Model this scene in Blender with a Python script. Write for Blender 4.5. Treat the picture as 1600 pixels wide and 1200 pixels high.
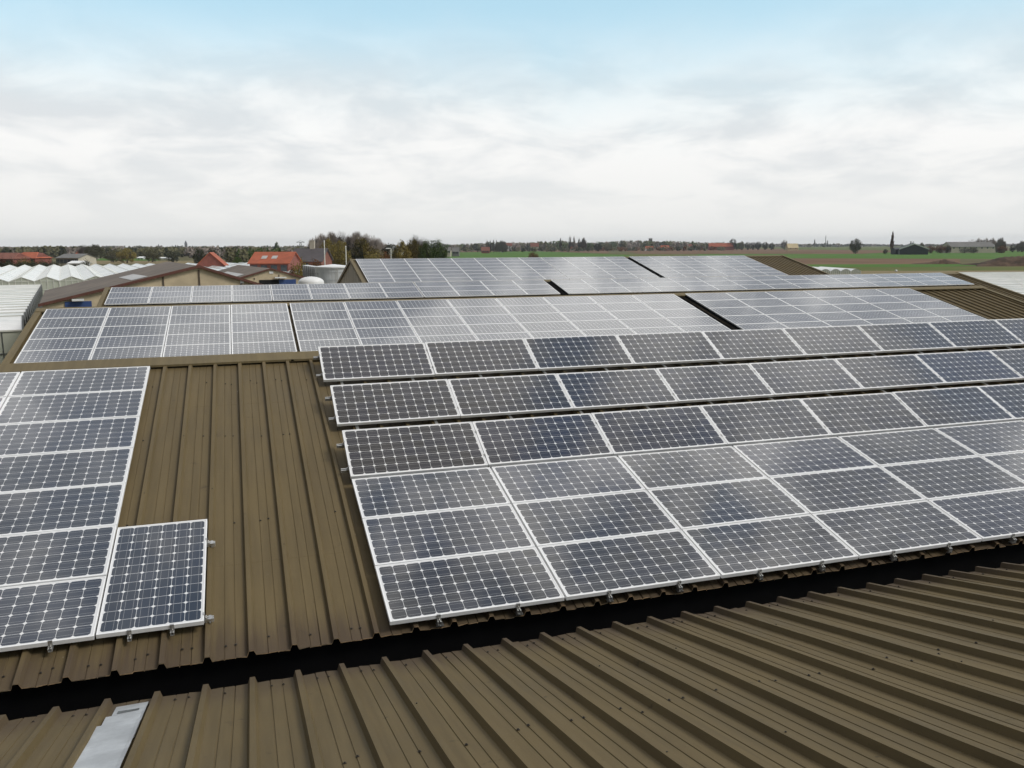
import bpy, bmesh, math, random
from mathutils import Vector, Matrix
C = bpy.context
for o in list(bpy.data.objects): bpy.data.objects.remove(o)
sc = C.scene
col = sc.collection
R = math.radians
# ------------------------------------------------------------------ camera
CF, CPIT, CYAW, CROL = 1309.65, R(9.3638), R(17.8054), R(-0.2639)
CP = Vector((-1.0453, -6.6503, 3.1245))
_fw = Vector((math.sin(CYAW)*math.cos(CPIT), math.cos(CYAW)*math.cos(CPIT), -math.sin(CPIT)))
_r0 = Vector((math.cos(CYAW), -math.sin(CYAW), 0)); _u0 = _r0.cross(_fw)
_rt = _r0*math.cos(CROL) + _u0*math.sin(CROL); _up = -_r0*math.sin(CROL) + _u0*math.cos(CROL)
cam = bpy.data.cameras.new('camera'); co = bpy.data.objects.new('camera', cam); col.objects.link(co)
cam.sensor_width = 36; cam.lens = CF/1600*36; cam.clip_start = 0.05; cam.clip_end = 30000
co.matrix_world = Matrix(((_rt.x, _up.x, -_fw.x, CP.x), (_rt.y, _up.y, -_fw.y, CP.y), (_rt.z, _up.z, -_fw.z, CP.z), (0, 0, 0, 1)))
sc.camera = co
# ------------------------------------------------------------------ light
SUN_DIR = Vector((0.70, -0.50, 0.85)).normalized()          # towards the sun
sun = bpy.data.lights.new('sun', 'SUN'); so = bpy.data.objects.new('sun', sun); col.objects.link(so)
sun.energy = 1.7; sun.angle = R(18); sun.color = (1.0, 0.95, 0.88)
so.rotation_euler = SUN_DIR.to_track_quat('Z', 'Y').to_euler()
world = bpy.data.worlds.new('World'); sc.world = world; world.use_nodes = True
sc.view_settings.view_transform = 'Standard'; sc.view_settings.look = 'None'
sc.view_settings.exposure = 0.12; sc.view_settings.gamma = 1.0

class NT:
    """small helper for building node trees"""
    def __init__(s, nt): s.nt = nt; s.n = nt.nodes; s.l = nt.links
    def node(s, t, **kw):
        n = s.n.new(t)
        for k, v in kw.items(): setattr(n, k, v)
        return n
    def put(s, sock, v):
        if hasattr(v, 'links') or isinstance(v, bpy.types.NodeSocket): s.l.new(v, sock)
        else:
            if hasattr(sock.default_value, '__len__') and not hasattr(v, '__len__'): v = [v]*len(sock.default_value)
            if hasattr(v, '__len__') and len(v) == 3 and len(sock.default_value) == 4: v = (*v, 1)
            sock.default_value = v
    def m(s, op, a, b=None, c=None, clamp=False):
        n = s.node('ShaderNodeMath', operation=op, use_clamp=clamp)
        for i, v in enumerate((a, b, c)):
            if v is not None: s.put(n.inputs[i], v)
        return n.outputs[0]
    def vm(s, op, a, b=None):
        n = s.node('ShaderNodeVectorMath', operation=op)
        s.put(n.inputs[0], a)
        if b is not None: s.put(n.inputs[1], b)
        return n.outputs[0]
    def mix(s, f, a, b, mode='MIX'):
        n = s.node('ShaderNodeMix', data_type='RGBA', blend_type=mode)
        s.put(n.inputs[0], f); s.put(n.inputs[6], a); s.put(n.inputs[7], b)
        return n.outputs[2]
    def noise(s, vec, scale, detail=4, rough=.55, dist=0.0):
        n = s.node('ShaderNodeTexNoise'); s.put(n.inputs['Vector'], vec)
        n.inputs['Scale'].default_value = scale; n.inputs['Detail'].default_value = detail
        n.inputs['Roughness'].default_value = rough; n.inputs['Distortion'].default_value = dist
        return n.outputs[0]
    def sstep(s, v, a, b, lo=0.0, hi=1.0):
        n = s.node('ShaderNodeMapRange', interpolation_type='SMOOTHSTEP', clamp=True)
        s.put(n.inputs[0], v)
        for i, q in enumerate((a, b, lo, hi)): n.inputs[i+1].default_value = q
        return n.outputs[0]
    def lin(s, v, a, b, lo=0.0, hi=1.0):
        n = s.node('ShaderNodeMapRange', clamp=True)
        s.put(n.inputs[0], v)
        for i, q in enumerate((a, b, lo, hi)): n.inputs[i+1].default_value = q
        return n.outputs[0]
    def xyz(s, v):
        n = s.node('ShaderNodeSeparateXYZ'); s.put(n.inputs[0], v); return n.outputs
    def comb(s, x, y, z):
        n = s.node('ShaderNodeCombineXYZ')
        for i, v in enumerate((x, y, z)): s.put(n.inputs[i], v)
        return n.outputs[0]

def build_sky():
    t = NT(world.node_tree)
    for n in list(t.n): t.n.remove(n)
    out = t.node('ShaderNodeOutputWorld'); bg = t.node('ShaderNodeBackground'); bg.inputs[1].default_value = 0.1
    t.l.new(bg.outputs[0], out.inputs[0])
    sky = t.node('ShaderNodeTexSky', sky_type='NISHITA'); sky.sun_disc = False
    sky.sun_elevation = math.asin(SUN_DIR.z); sky.sun_rotation = math.atan2(SUN_DIR.x, SUN_DIR.y)
    sky.air_density = 1.0; sky.dust_density = 1.5; sky.ozone_density = 1.5
    tc = t.node('ShaderNodeTexCoord'); d = tc.outputs['Generated']
    x, y, z = t.xyz(d)
    zc = t.m('MAXIMUM', z, 0.0)
    k = t.m('ADD', zc, 0.23)
    p = t.comb(t.m('DIVIDE', x, k), t.m('DIVIDE', y, k), 0.37)
    big = t.noise(p, 0.85, 6, .52, .2)
    fine = t.noise(t.vm('ADD', p, (7.3, 2.1, 0)), 2.7, 8, .58, .35)
    # cover: closed deck low down, a veiled opening just above the picture, broken cloud higher up
    zn = t.m('ADD', z, t.m('MULTIPLY', t.m('SUBTRACT', big, .5), 0.15))
    low = t.sstep(zn, 0.105, 0.275, 1.0, 0.0)
    n4 = t.noise(t.vm('ADD', d, (.33, .9, .2)), 4.0, 7, .56, .4); n5 = t.noise(t.vm('ADD', d, (4.1, 1.7, 2.2)), 6.0, 7, .58, .3)
    high = t.m('MULTIPLY', t.sstep(zn, 0.27, 0.40), t.sstep(t.m('SUBTRACT', n4, t.sstep(z, .44, .68, -.26, -.02)), 0.40, 0.55))
    cover = t.m('MAXIMUM', low, high)
    shade = t.m('ADD', t.m('MULTIPLY', fine, .55), t.m('MULTIPLY', big, .45))
    lowc = t.mix(t.sstep(shade, 0.40, 0.57), (7.0, 7.3, 7.5), (9.1, 9.1, 9.0))
    lowc = t.mix(t.sstep(z, 0.0, 0.14, .9, 0.0), lowc, (8.15, 8.15, 7.95))
    shade2 = t.m('ADD', t.m('MULTIPLY', n5, .6), t.m('MULTIPLY', n4, .4))
    highc = t.mix(t.sstep(shade2, 0.42, 0.60), (4.6, 4.9, 5.4), (14.6, 14.5, 14.2))
    highc = t.mix(t.sstep(z, 0.78, 0.95), highc, (5.7, 5.3, 4.9))
    cl = t.mix(t.sstep(z, .24, .42), lowc, highc)
    blue = t.mix(0.45, t.mix(1.0, sky.outputs[0], (1.12, 1.50, 1.38), 'MULTIPLY'), (7.3, 9.9, 11.0))
    blue = t.mix(t.sstep(z, .28, .42), blue, t.mix(1.0, blue, (.62, .60, .72), 'MULTIPLY'))
    # unseen darker sky added left of and behind the viewer to deepen rib shade
    hl = t.m('MAXIMUM', t.m('SQRT', t.m('ADD', t.m('MULTIPLY', x, x), t.m('MULTIPLY', y, y))), .001)
    bank = t.m('DIVIDE', t.m('ADD', t.m('MULTIPLY', x, -.86), t.m('MULTIPLY', y, -.50)), hl)
    bank = t.m('MULTIPLY', t.sstep(bank, -.10, .60), t.sstep(z, .62, .99, 1.0, 0.0))
    full = t.mix(t.m('MULTIPLY', bank, .90), t.mix(cover, blue, cl), (0.5, 0.52, 0.55))
    t.l.new(full, bg.inputs[0])
build_sky()

# ------------------------------------------------------------------ helpers
G = -4.7                                                      # ground level below the roofs
def at(x, y, D):
    """the world point seen at photo pixel (x, y), D metres ahead"""
    return CP + D*(_fw + _rt*((x-800)/CF) + _up*((600-y)/CF))
def on_z(x, y, z):
    d = _fw + _rt*((x-800)/CF) + _up*((600-y)/CF)
    return CP + d*((z-CP.z)/d.z)
def in_view(pts, mg=50):
    xs, ys = [], []
    for p in pts:
        d = Vector(p)-CP; dep = d.dot(_fw)
        if dep < .1: continue
        xs.append(800+CF*d.dot(_rt)/dep); ys.append(600-CF*d.dot(_up)/dep)
    return xs and max(xs) > -mg and min(xs) < 1600+mg and max(ys) > -mg and min(ys) < 1200+mg
ORD = ['', 'first', 'second', 'third', 'fourth', 'fifth', 'sixth', 'seventh', 'eighth', 'ninth', 'tenth', 'eleventh', 'twelfth', 'thirteenth', 'fourteenth', 'fifteenth', 'sixteenth', 'seventeenth', 'eighteenth']

def link(o, parent=None):
    col.objects.link(o)
    if parent is not None: o.parent = parent
    return o
def thing(name, label, cat, loc=(0, 0, 0), rot=None, group=None, kind=None):
    o = bpy.data.objects.new(name, None); link(o); o.empty_display_size = .1
    o.location = loc
    if rot is not None: o.rotation_euler = rot
    tag(o, label, cat, group, kind); return o
def tag(o, label=None, cat=None, group=None, kind=None):
    if label: o['label'] = label
    if cat: o['category'] = cat
    if group: o['group'] = group
    if kind: o['kind'] = kind
    return o
class MB:
    """collects polygons into one mesh object"""
    def __init__(s): s.v = []; s.f = []; s.mi = []; s.uv = None
    def quad(s, a, b, c, d, mi=0): return s.poly((a, b, c, d), mi)
    def poly(s, pts, mi=0):
        n = len(s.v); s.v += [tuple(p) for p in pts]; s.f.append(tuple(range(n, n+len(pts)))); s.mi.append(mi); return s
    def box(s, lo, hi, mi=0, M=None):
        x0, y0, z0 = lo; x1, y1, z1 = hi
        p = [Vector(q) for q in ((x0,y0,z0),(x1,y0,z0),(x1,y1,z0),(x0,y1,z0),(x0,y0,z1),(x1,y0,z1),(x1,y1,z1),(x0,y1,z1))]
        if M is not None: p = [M @ q for q in p]
        n = len(s.v); s.v += [tuple(q) for q in p]
        for f in ((0,3,2,1),(4,5,6,7),(0,1,5,4),(1,2,6,5),(2,3,7,6),(3,0,4,7)):
            s.f.append(tuple(n+i for i in f)); s.mi.append(mi)
        return s
    def bar(s, a, b, w, h=None, mi=0):
        a, b = Vector(a), Vector(b); h = h or w; d = (b-a); L = d.length; d.normalize()
        ref = Vector((0, 0, 1)) if abs(d.z) < .95 else Vector((0, 1, 0))
        sx = d.cross(ref).normalized(); sy = sx.cross(d)
        M = Matrix(((d.x, sx.x, sy.x, a.x), (d.y, sx.y, sy.y, a.y), (d.z, sx.z, sy.z, a.z), (0, 0, 0, 1)))
        return s.box((0, -w/2, -h/2), (L, w/2, h/2), mi, M)
    def tube(s, a, b, r0, r1=None, n=8, mi=0, cap=True):
        a, b = Vector(a), Vector(b); r1 = r0 if r1 is None else r1; d = (b-a).normalized()
        ref = Vector((0, 0, 1)) if abs(d.z) < .95 else Vector((1, 0, 0))
        sx = d.cross(ref).normalized(); sy = sx.cross(d); k = len(s.v)
        for (c, r) in ((a, r0), (b, r1)):
            for i in range(n):
                t = 2*math.pi*i/n; s.v.append(tuple(c + sx*(r*math.cos(t)) + sy*(r*math.sin(t))))
        for i in range(n):
            j = (i+1) % n; s.f.append((k+i, k+n+i, k+n+j, k+j)); s.mi.append(mi)
        if cap:
            s.f.append(tuple(k+i for i in range(n))); s.mi.append(mi)
            s.f.append(tuple(k+n+i for i in reversed(range(n)))); s.mi.append(mi)
        return s
    def prism(s, prof, a, b, mi=0):
        """closed 2D profile (list of 3D points) swept from a to b offsets"""
        n = len(prof); k = len(s.v); a, b = Vector(a), Vector(b)
        s.v += [tuple(Vector(p)+a) for p in prof] + [tuple(Vector(p)+b) for p in prof]
        for i in range(n):
            j = (i+1) % n; s.f.append((k+i, k+j, k+n+j, k+n+i)); s.mi.append(mi)
        s.f.append(tuple(k+i for i in reversed(range(n)))); s.mi.append(mi)
        s.f.append(tuple(k+n+i for i in range(n))); s.mi.append(mi); return s
    def mesh(s, name, mats, smooth=False):
        me = bpy.data.meshes.new(name); me.from_pydata(s.v, [], s.f)
        for m in (mats if isinstance(mats, (list, tuple)) else [mats]): me.materials.append(m)
        me.polygons.foreach_set('material_index', s.mi)
        if smooth: me.polygons.foreach_set('use_smooth', [True]*len(s.f))
        me.update(); return me
    def build(s, name, mats, parent=None, smooth=False):
        return link(bpy.data.objects.new(name, s.mesh(name, mats, smooth)), parent)

# ------------------------------------------------------------------ materials
def new_mat(name):
    m = bpy.data.materials.new(name); m.use_nodes = True; t = NT(m.node_tree)
    b = t.n['Principled BSDF']; return m, t, b
def mat(name, c, rough=.7, metal=0.0, var=.15, scale=3.0, spec=.5, coord='Object', bump=0.0, var2=None):
    """a plain surface with noise variation in its colour"""
    m, t, b = new_mat(name); tc = t.node('ShaderNodeTexCoord')
    v = tc.outputs[coord]
    n1 = t.noise(v, scale, 6, .6); n2 = t.noise(v, scale*.17, 3, .5)
    f = t.m('ADD', t.m('MULTIPLY', n1, .6), t.m('MULTIPLY', n2, .4))
    lo = tuple(q*(1-var) for q in c); hi = tuple(min(1, q*(1+var)) for q in (var2 or c))
    t.put(b.inputs['Base Color'], t.mix(t.sstep(f, .35, .65), lo, hi))
    b.inputs['Roughness'].default_value = rough; b.inputs['Metallic'].default_value = metal
    b.inputs['Specular IOR Level'].default_value = spec
    if bump:
        bp = t.node('ShaderNodeBump'); bp.inputs['Strength'].default_value = bump; bp.inputs['Distance'].default_value = .02
        t.put(bp.inputs['Height'], n1); t.l.new(bp.outputs[0], b.inputs['Normal'])
    return m
M = {}
M['alu'] = mat('anodised_aluminium', (.86, .86, .86), .35, .0, .04, 20)
M['rail'] = mat('rail_aluminium', (.62, .62, .60), .35, .7, .1, 30)
M['clampm'] = mat('stainless_steel', (.5, .49, .47), .35, .9, .2, 60)

def panel_mat(name, ca, cb):
    m, t, b = new_mat(name)
    uv = t.node('ShaderNodeUVMap').outputs[0]; u, v, _ = t.xyz(uv)
    P = .127
    uu = t.m('SUBTRACT', u, .028); vv = t.m('SUBTRACT', v, .023)
    iu = t.m('FLOOR', t.m('DIVIDE', uu, P)); iv = t.m('FLOOR', t.m('DIVIDE', vv, P))
    cx = t.m('ABSOLUTE', t.m('SUBTRACT', t.m('SUBTRACT', uu, t.m('MULTIPLY', iu, P)), P/2))
    cy = t.m('ABSOLUTE', t.m('SUBTRACT', t.m('SUBTRACT', vv, t.m('MULTIPLY', iv, P)), P/2))
    r = t.m('SQRT', t.m('ADD', t.m('MULTIPLY', cx, cx), t.m('MULTIPLY', cy, cy)))
    LT = lambda a, q: t.m('LESS_THAN', a, q)
    cell = t.m('MULTIPLY', t.m('MULTIPLY', LT(cx, .0619), LT(cy, .0619)), LT(r, .0765))
    ins = t.m('MULTIPLY', LT(t.m('ABSOLUTE', t.m('SUBTRACT', u, .79)), .762), LT(t.m('ABSOLUTE', t.m('SUBTRACT', v, .404)), .381))
    cell = t.m('MULTIPLY', cell, ins)
    bus = LT(t.m('ABSOLUTE', t.m('SUBTRACT', cy, .0315)), .0010)
    bus = t.m('MULTIPLY', bus, LT(t.m('ABSOLUTE', t.m('SUBTRACT', u, .79)), .765))
    bus = t.m('MULTIPLY', bus, LT(t.m('ABSOLUTE', t.m('SUBTRACT', v, .404)), .381))
    oi = t.node('ShaderNodeObjectInfo').outputs['Random']
    wn = t.node('ShaderNodeTexWhiteNoise', noise_dimensions='3D'); t.put(wn.inputs[0], t.comb(iu, iv, t.m('MULTIPLY', oi, 91.0)))
    wv = wn.outputs[0]
    w2 = t.node('ShaderNodeTexWhiteNoise', noise_dimensions='1D'); t.put(w2.inputs[1], oi)
    bluish = t.m('ADD', t.m('MULTIPLY', wv, .35), t.m('MULTIPLY', t.m('POWER', w2.outputs[0], 3.0), .65))
    cc = t.mix(bluish, ca, cb)
    c = t.mix(cell, (.74, .74, .74), cc)
    c = t.mix(t.m('MULTIPLY', bus, .85), c, (.40, .40, .40))
    # thin dust film on the glass
    tc = t.node('ShaderNodeTexCoord')
    dn = t.noise(t.vm('ADD', tc.outputs['Object'], t.vm('MULTIPLY', t.comb(oi, oi, oi), (40, 70, 20))), 2.2, 5, .6)
    c = t.mix(t.m('MULTIPLY', t.sstep(dn, .35, .75), .030), c, (.46, .42, .36))
    t.put(b.inputs['Base Color'], c)
    b.inputs['Roughness'].default_value = .45; b.inputs['Specular IOR Level'].default_value = .12
    b.inputs['Coat Weight'].default_value = 1.0; b.inputs['Coat IOR'].default_value = 1.66
    t.put(b.inputs['Coat Roughness'], t.lin(dn, .3, .7, .03, .065))
    return m
M['pv'] = panel_mat('black_photovoltaic_laminate', (.0110, .0112, .0135), (.007, .014, .046))
M['pvb'] = panel_mat('sky_tinted_photovoltaic_laminate', (.013, .019, .031), (.012, .022, .050))  # bluer cells: sky reflection painted into the left and rear arrays

def roof_mat(name, c, dirt=False):
    m, t, b = new_mat(name); tc = t.node('ShaderNodeTexCoord'); g = tc.outputs['Object']
    n1 = t.noise(g, 1.1, 6, .6); n2 = t.noise(t.vm('MULTIPLY', g, (9.0, .45, .45)), 1.6, 5, .6)
    n3 = t.noise(g, 55, 3, .7); n4 = t.noise(g, 230, 2, .7)
    k = t.m('ADD', t.m('MULTIPLY', n1, .45), t.m('MULTIPLY', n2, .55))
    lo = tuple(q*.86 for q in c); hi = (c[0]*1.13, c[1]*1.13, c[2]*1.12)
    cc = t.mix(t.sstep(k, .36, .64), lo, hi)
    cc = t.mix(t.sstep(n4, .30, .70, 0, .32), cc, tuple(q*.62 for q in c))     # paint grain
    cc = t.mix(t.sstep(n3, .68, .76, 0, .55), cc, (.30, .27, .19))             # lichen flecks
    n5 = t.noise(t.vm('ADD', g, (31, 5, 0)), 6.5, 6, .68)
    cc = t.mix(t.sstep(n5, .63, .73, 0, .55), cc, (.05, .042, .03))              # grime patches
    if dirt:                                                # silt stains where water stands by the gutter
        gy = t.m('ADD', t.xyz(g)[1], t.m('MULTIPLY', t.m('SUBTRACT', n2, .5), .9))
        dm = t.m('MULTIPLY', t.sstep(t.m('ABSOLUTE', t.m('ADD', gy, .17)), .20, .75, 1, 0), t.sstep(n1, .25, .6, .25, .75))
        cc = t.mix(dm, cc, (.075, .055, .042))
    vo = t.node('ShaderNodeTexVoronoi'); t.put(vo.inputs['Vector'], t.vm('ADD', g, t.vm('MULTIPLY', t.comb(n4, n3, n4), (.01, .01, 0)))); vo.inputs['Scale'].default_value = 1.55
    cc = t.mix(t.sstep(vo.outputs['Distance'], .012, .020, .75, 0), cc, (.50, .48, .42))   # bird droppings
    t.put(b.inputs['Base Color'], cc)
    t.put(b.inputs['Roughness'], t.lin(n1, .3, .7, .46, .64))
    b.inputs['Specular IOR Level'].default_value = .08
    bp = t.node('ShaderNodeBump'); bp.inputs['Strength'].default_value = .12; bp.inputs['Distance'].default_value = .002
    t.put(bp.inputs['Height'], n4); t.l.new(bp.outputs[0], b.inputs['Normal'])
    return m
M['roof'] = roof_mat('olive_brown_roof_sheet', (.145, .110, .057), True)
M['cap'] = roof_mat('olive_brown_flashing', (.170, .134, .072))
M['screw'] = mat('weathered_screw', (.035, .028, .02), .6, .3, .2, 50)
M['edge'] = mat('cut_sheet_edge', (.42, .36, .25), .6, .2, .6, 14, var2=(.45, .30, .17))
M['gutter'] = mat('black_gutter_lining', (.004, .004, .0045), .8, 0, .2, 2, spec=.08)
M['wallsheet'] = mat('beige_wall_cladding', (.30, .26, .20), .75, 0, .12, 1.2)
M['concrete'] = mat('concrete_wall_panel', (.38, .345, .28), .85, 0, .12, 1.5)

# ------------------------------------------------------------------ sheds
TH = R(14.263); PITCH = .3365; PHASE = -.45
OFF = .125                                                   # panel glass above the roof pan
random.seed(5)
def roof_profile():
    p = [(-.036, 0), (-.019, .046), (.019, .046), (.036, 0)]
    for g in (.128, .212):
        p += [(g-.0055, 0), (g-.0025, -.0050), (g+.0025, -.0050), (g+.0055, 0)]
    return p
PROF = roof_profile()
def slope_frame(y0, z0, y1, z1):
    d = Vector((0, y1-y0, z1-z0)); L = d.length; d.normalize()
    n = Vector((0, -d.z, d.y))
    if n.z < 0: n = -n
    return Vector((0, y0, z0)), d, n, L
def roof_slope(name, parent, x0, x1, y0, z0, y1, z1, nseg=10, wob=.0018, screws=True, lip=False):
    """one corrugated slope from eave (y0,z0) to ridge (y1,z1), ribs running up the slope"""
    o, d, n, L = slope_frame(y0, z0, y1, z1); mb = MB(); rnd = random.Random(int(y0*10)+77)
    k0 = math.ceil((x0-PHASE)/PITCH); k1 = math.floor((x1-PHASE)/PITCH)
    xs = [(x0, 0)]
    for k in range(k0, k1+1):
        for a, h in PROF:
            x = PHASE+k*PITCH+a
            if x0 < x < x1: xs.append((x, h))
    xs.append((x1, 0)); nx = len(xs); base = len(mb.v)
    laps = [q for q in (1.28, 4.9) if q < L-.3] if screws else []
    st = sorted([(L*j/nseg, 0) for j in range(nseg+1) if all(abs(L*j/nseg-q) > .05 for q in laps)]+[(q, 0) for q in laps]+[(q+.002, 1) for q in laps])
    nseg = len(st)-1; up_ = 0.0
    for j in range(nseg+1):
        s = st[j][0]; up_ += st[j][1]*.0013
        for i, (x, h) in enumerate(xs):
            h += up_
            w = wob*math.sin(x*1.7+s*2.3)+wob*.7*math.sin(x*5.1-s*1.1+y0)
            e = rnd.uniform(-.005, .004) if (j == 0 and h <= 0) else 0
            if st[j][1] == 0 and j+1 <= nseg and st[j+1][1] == 1: e += 0
            p = o + d*(s + (rnd.uniform(-.006, .006) if j == 0 and h <= 0 else 0)) + n*(h+w+e); mb.v.append((x, p.y, p.z))
    up = d.y > 0
    for j in range(nseg):
        for i in range(nx-1):
            a = base+j*nx+i
            f = (a, a+1, a+nx+1, a+nx) if up else (a, a+nx, a+nx+1, a+1)
            mb.f.append(f); mb.mi.append(0)
    # the bright cut edge of the sheets at the eave
    b2 = len(mb.v)
    for i in range(nx):
        q = Vector(mb.v[base+i]) - n*rnd.uniform(.005, .010); mb.v.append(tuple(q))
    for i in range(nx-1):
        mb.f.append((base+i, b2+i, b2+i+1, base+i+1)); mb.mi.append(1)
    if screws:
        for k in range(k0, k1):
            for sv in (.16, 2.02, 3.9, 5.6):
                for g in (.128, .212):
                    if sv > L-.2 or rnd.random() < (.05 if sv < 1 else .3): continue
                    x = PHASE+k*PITCH+g+rnd.uniform(.004, .016); s = sv+rnd.uniform(-.035, .035)+(rnd.choice((0, 0, .1)) if sv > 1 else 0)
                    c = o+d*s+n*.002; c.x = x; mb.tube(c, c+n*.003, .011, .011, 8, 2); mb.tube(c+n*.003, c+n*.009, .006, .005, 6, 2)
            if rnd.random() < .55:                        # stitching screw on the rib
                s = rnd.uniform(.6, L-.5); c = o+d*s+n*.047; c.x = PHASE+k*PITCH+.006; mb.tube(c, c+n*.006, .006, .005, 6, 2)
    return mb.build(name, [M['roof'], M['edge'], M['screw']], parent)
def ridge_cap(parent, x0, x1, yr, zr, ta, tb, w=.29, h=.062):
    mb = MB(); N = max(2, int((x1-x0)/3.0)); rnd = random.Random(int(yr))
    for i in range(N):
        a = x0+(x1-x0)*i/N; b = x0+(x1-x0)*(i+1)/N+.04; up = .0025*(i % 2)
        pr = [(yr-w*math.cos(ta), zr+h-w*math.sin(ta)-.03), (yr-w*math.cos(ta), zr+h-w*math.sin(ta)), (yr, zr+h+.008), (yr+w*math.cos(tb), zr+h-w*math.sin(tb)), (yr+w*math.cos(tb), zr+h-w*math.sin(tb)-.03)]
        for (p, q) in zip(pr[:-1], pr[1:]):
            mb.quad((a, p[0], p[1]+up), (b, p[0], p[1]+up), (b, q[0], q[1]+up), (a, q[0], q[1]+up))
    return mb.build('ridge_cap', M['cap'], parent)
def verge(parent, x, side, y0, z0, yr, zr, y1, z1):
    """folded flashing along both slopes at a gable end"""
    mb = MB(); w = .17
    for (ya, za, yb, zb) in ((y0, z0, yr, zr), (y1, z1, yr, zr)):
        a, b = Vector((x, ya, za+.085)), Vector((x, yb, zb+.085)); s = Vector((-side*w, 0, 0)); dn = Vector((0, 0, -.22)); dl = Vector((0, 0, -.075))
        mb.quad(a, b, b+s, a+s); mb.quad(a+s, b+s, b+s+dl, a+s+dl); mb.quad(a, a+dn, b+dn, b)
    return mb.build('verge_flashing', M['cap'], parent)
def shed(label, x0, x1, ye0, yr, ye1, ze, zr, screws=True, cap=.062):
    t = thing('shed', label, 'shed', group='row of low ribbed roof sheds')
    ta = math.atan2(zr-ze, yr-ye0); tb = math.atan2(zr-ze, ye1-yr)
    roof_slope('roof_slope', t, x0, x1, ye0, ze, yr, zr, screws=screws)
    roof_slope('roof_slope', t, x0, x1, ye1, ze, yr, zr, screws=screws)
    ridge_cap(t, x0-.02, x1+.02, yr, zr, ta, tb, h=cap)
    for x, s in ((x0-.03, -1), (x1+.03, 1)): verge(t, x, s, ye0, ze, yr, zr, ye1, ze)
    w = MB(); q = .12
    for x, s in ((x0+.06, 1), (x1-.06, -1)):
        pr = [(ye0+q, G), (ye1-q, G), (ye1-q, ze-.05), (yr, zr-.07), (ye0+q, ze-.05)]
        w.prism([(x, a, b) for a, b in pr], (0, 0, 0), (.1*s, 0, 0))
        y = math.ceil(ye0+.5)
        while y < ye1-.4:                                  # cladding joints
            zt = zr-.12-abs(y-yr)*math.tan(ta if y < yr else tb)
            w.box((x-.012*s if s > 0 else x, y-.03, G), (x if s > 0 else x-.012*s, y+.03, zt), 1); y += 1.2
    w.box((x0+.2, ye0+q, G), (x1-.2, ye0+q+.1, ze-.06)); w.box((x0+.2, ye1-q-.1, G), (x1-.2, ye1-q, ze-.06))
    w.build('wall', [M['concrete'], M['wallsheet']], t)
    return t
ZE = -.125                                                    # eave height (roof pan)
shed('olive brown ribbed roof in the foreground sloping down to the black gutter', -6.4, 26.7, -13.0, -6.62, -.37, -.165, 1.36)
shed('ribbed olive roof behind the black gutter carrying the large front arrays', -6.4, 26.7, .015, 6.36, 12.75, ZE, 1.487)
shed('second shed roof covered by three blocks of panels, bare ribs at right end', -6.4, 26.7, 13.0, 19.33, 25.7, ZE-.04, 1.39, cap=.098)
shed('third long low shed roof, narrow band of three panel rows showing', -6.45, 38.85, 25.95, 32.33, 38.75, ZE, 1.40, False)
shed('farthest and tallest shed roof with pointed gable at its left end', 5.85, 38.95, 39.0, 49.35, 59.7, -.13, 2.245, False)
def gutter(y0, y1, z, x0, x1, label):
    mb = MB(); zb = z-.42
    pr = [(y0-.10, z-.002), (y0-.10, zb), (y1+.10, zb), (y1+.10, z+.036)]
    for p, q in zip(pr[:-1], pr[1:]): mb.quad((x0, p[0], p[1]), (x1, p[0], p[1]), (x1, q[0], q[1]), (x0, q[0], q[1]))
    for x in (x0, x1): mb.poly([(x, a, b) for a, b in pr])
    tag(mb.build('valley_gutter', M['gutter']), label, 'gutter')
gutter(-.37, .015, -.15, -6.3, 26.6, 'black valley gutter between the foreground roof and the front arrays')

# ------------------------------------------------------------------ solar panels
PW, PH = 1.58, .808; PU, PV = 1.60, .823
def panel_meshes():
    w, h, f, dpt = PW, PH, .011, .038
    mb = MB()
    o = [(0, 0), (w, 0), (w, h), (0, h)]; i_ = [(f, f), (w-f, f), (w-f, h-f), (f, h-f)]; c = .0012
    oc = [(c, c), (w-c, c), (w-c, h-c), (c, h-c)]
    for k in range(4):
        j = (k+1) % 4
        mb.quad((*oc[k], 0), (*oc[j], 0), (*i_[j], 0), (*i_[k], 0))
        mb.quad((*o[k], -c), (*o[j], -c), (*oc[j], 0), (*oc[k], 0))
        mb.quad((*o[k], -dpt), (*o[j], -dpt), (*o[j], -c), (*o[k], -c))
        mb.quad((*i_[k], 0), (*i_[j], 0), (*i_[j], -.006), (*i_[k], -.006))
        mb.quad((*o[j], -dpt), (*o[k], -dpt), (*[q*.97+.02 for q in i_[k]], -dpt), (*[q*.97+.02 for q in i_[j]], -dpt))
    fr = mb.mesh('frame', M['alu'])
    lb = MB(); e = .004
    lb.quad((e, e, -.0025), (w-e, e, -.0025), (w-e, h-e, -.0025), (e, h-e, -.0025))
    lb.quad((e, h-e, -.008), (w-e, h-e, -.008), (w-e, e, -.008), (e, e, -.008), 1)
    la = lb.mesh('cell_laminate', [M['pv'], M['alu']]); u = la.uv_layers.new(name='UVMap')
    for lp in la.loops: v = la.vertices[lp.vertex_index].co; u.data[lp.index].uv = (v.x, v.y)
    lb_ = la.copy(); lb_.materials[0] = M['pvb']
    return fr, la, lb_
FR, LA, LAB = panel_meshes()
prnd = random.Random(11); NPAN = [0]
p0 = thing('solar_panel', 'x', 'solar panel'); pf = link(bpy.data.objects.new('frame', FR), p0); pl_ = link(bpy.data.objects.new('cell_laminate', LA), p0)
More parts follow.
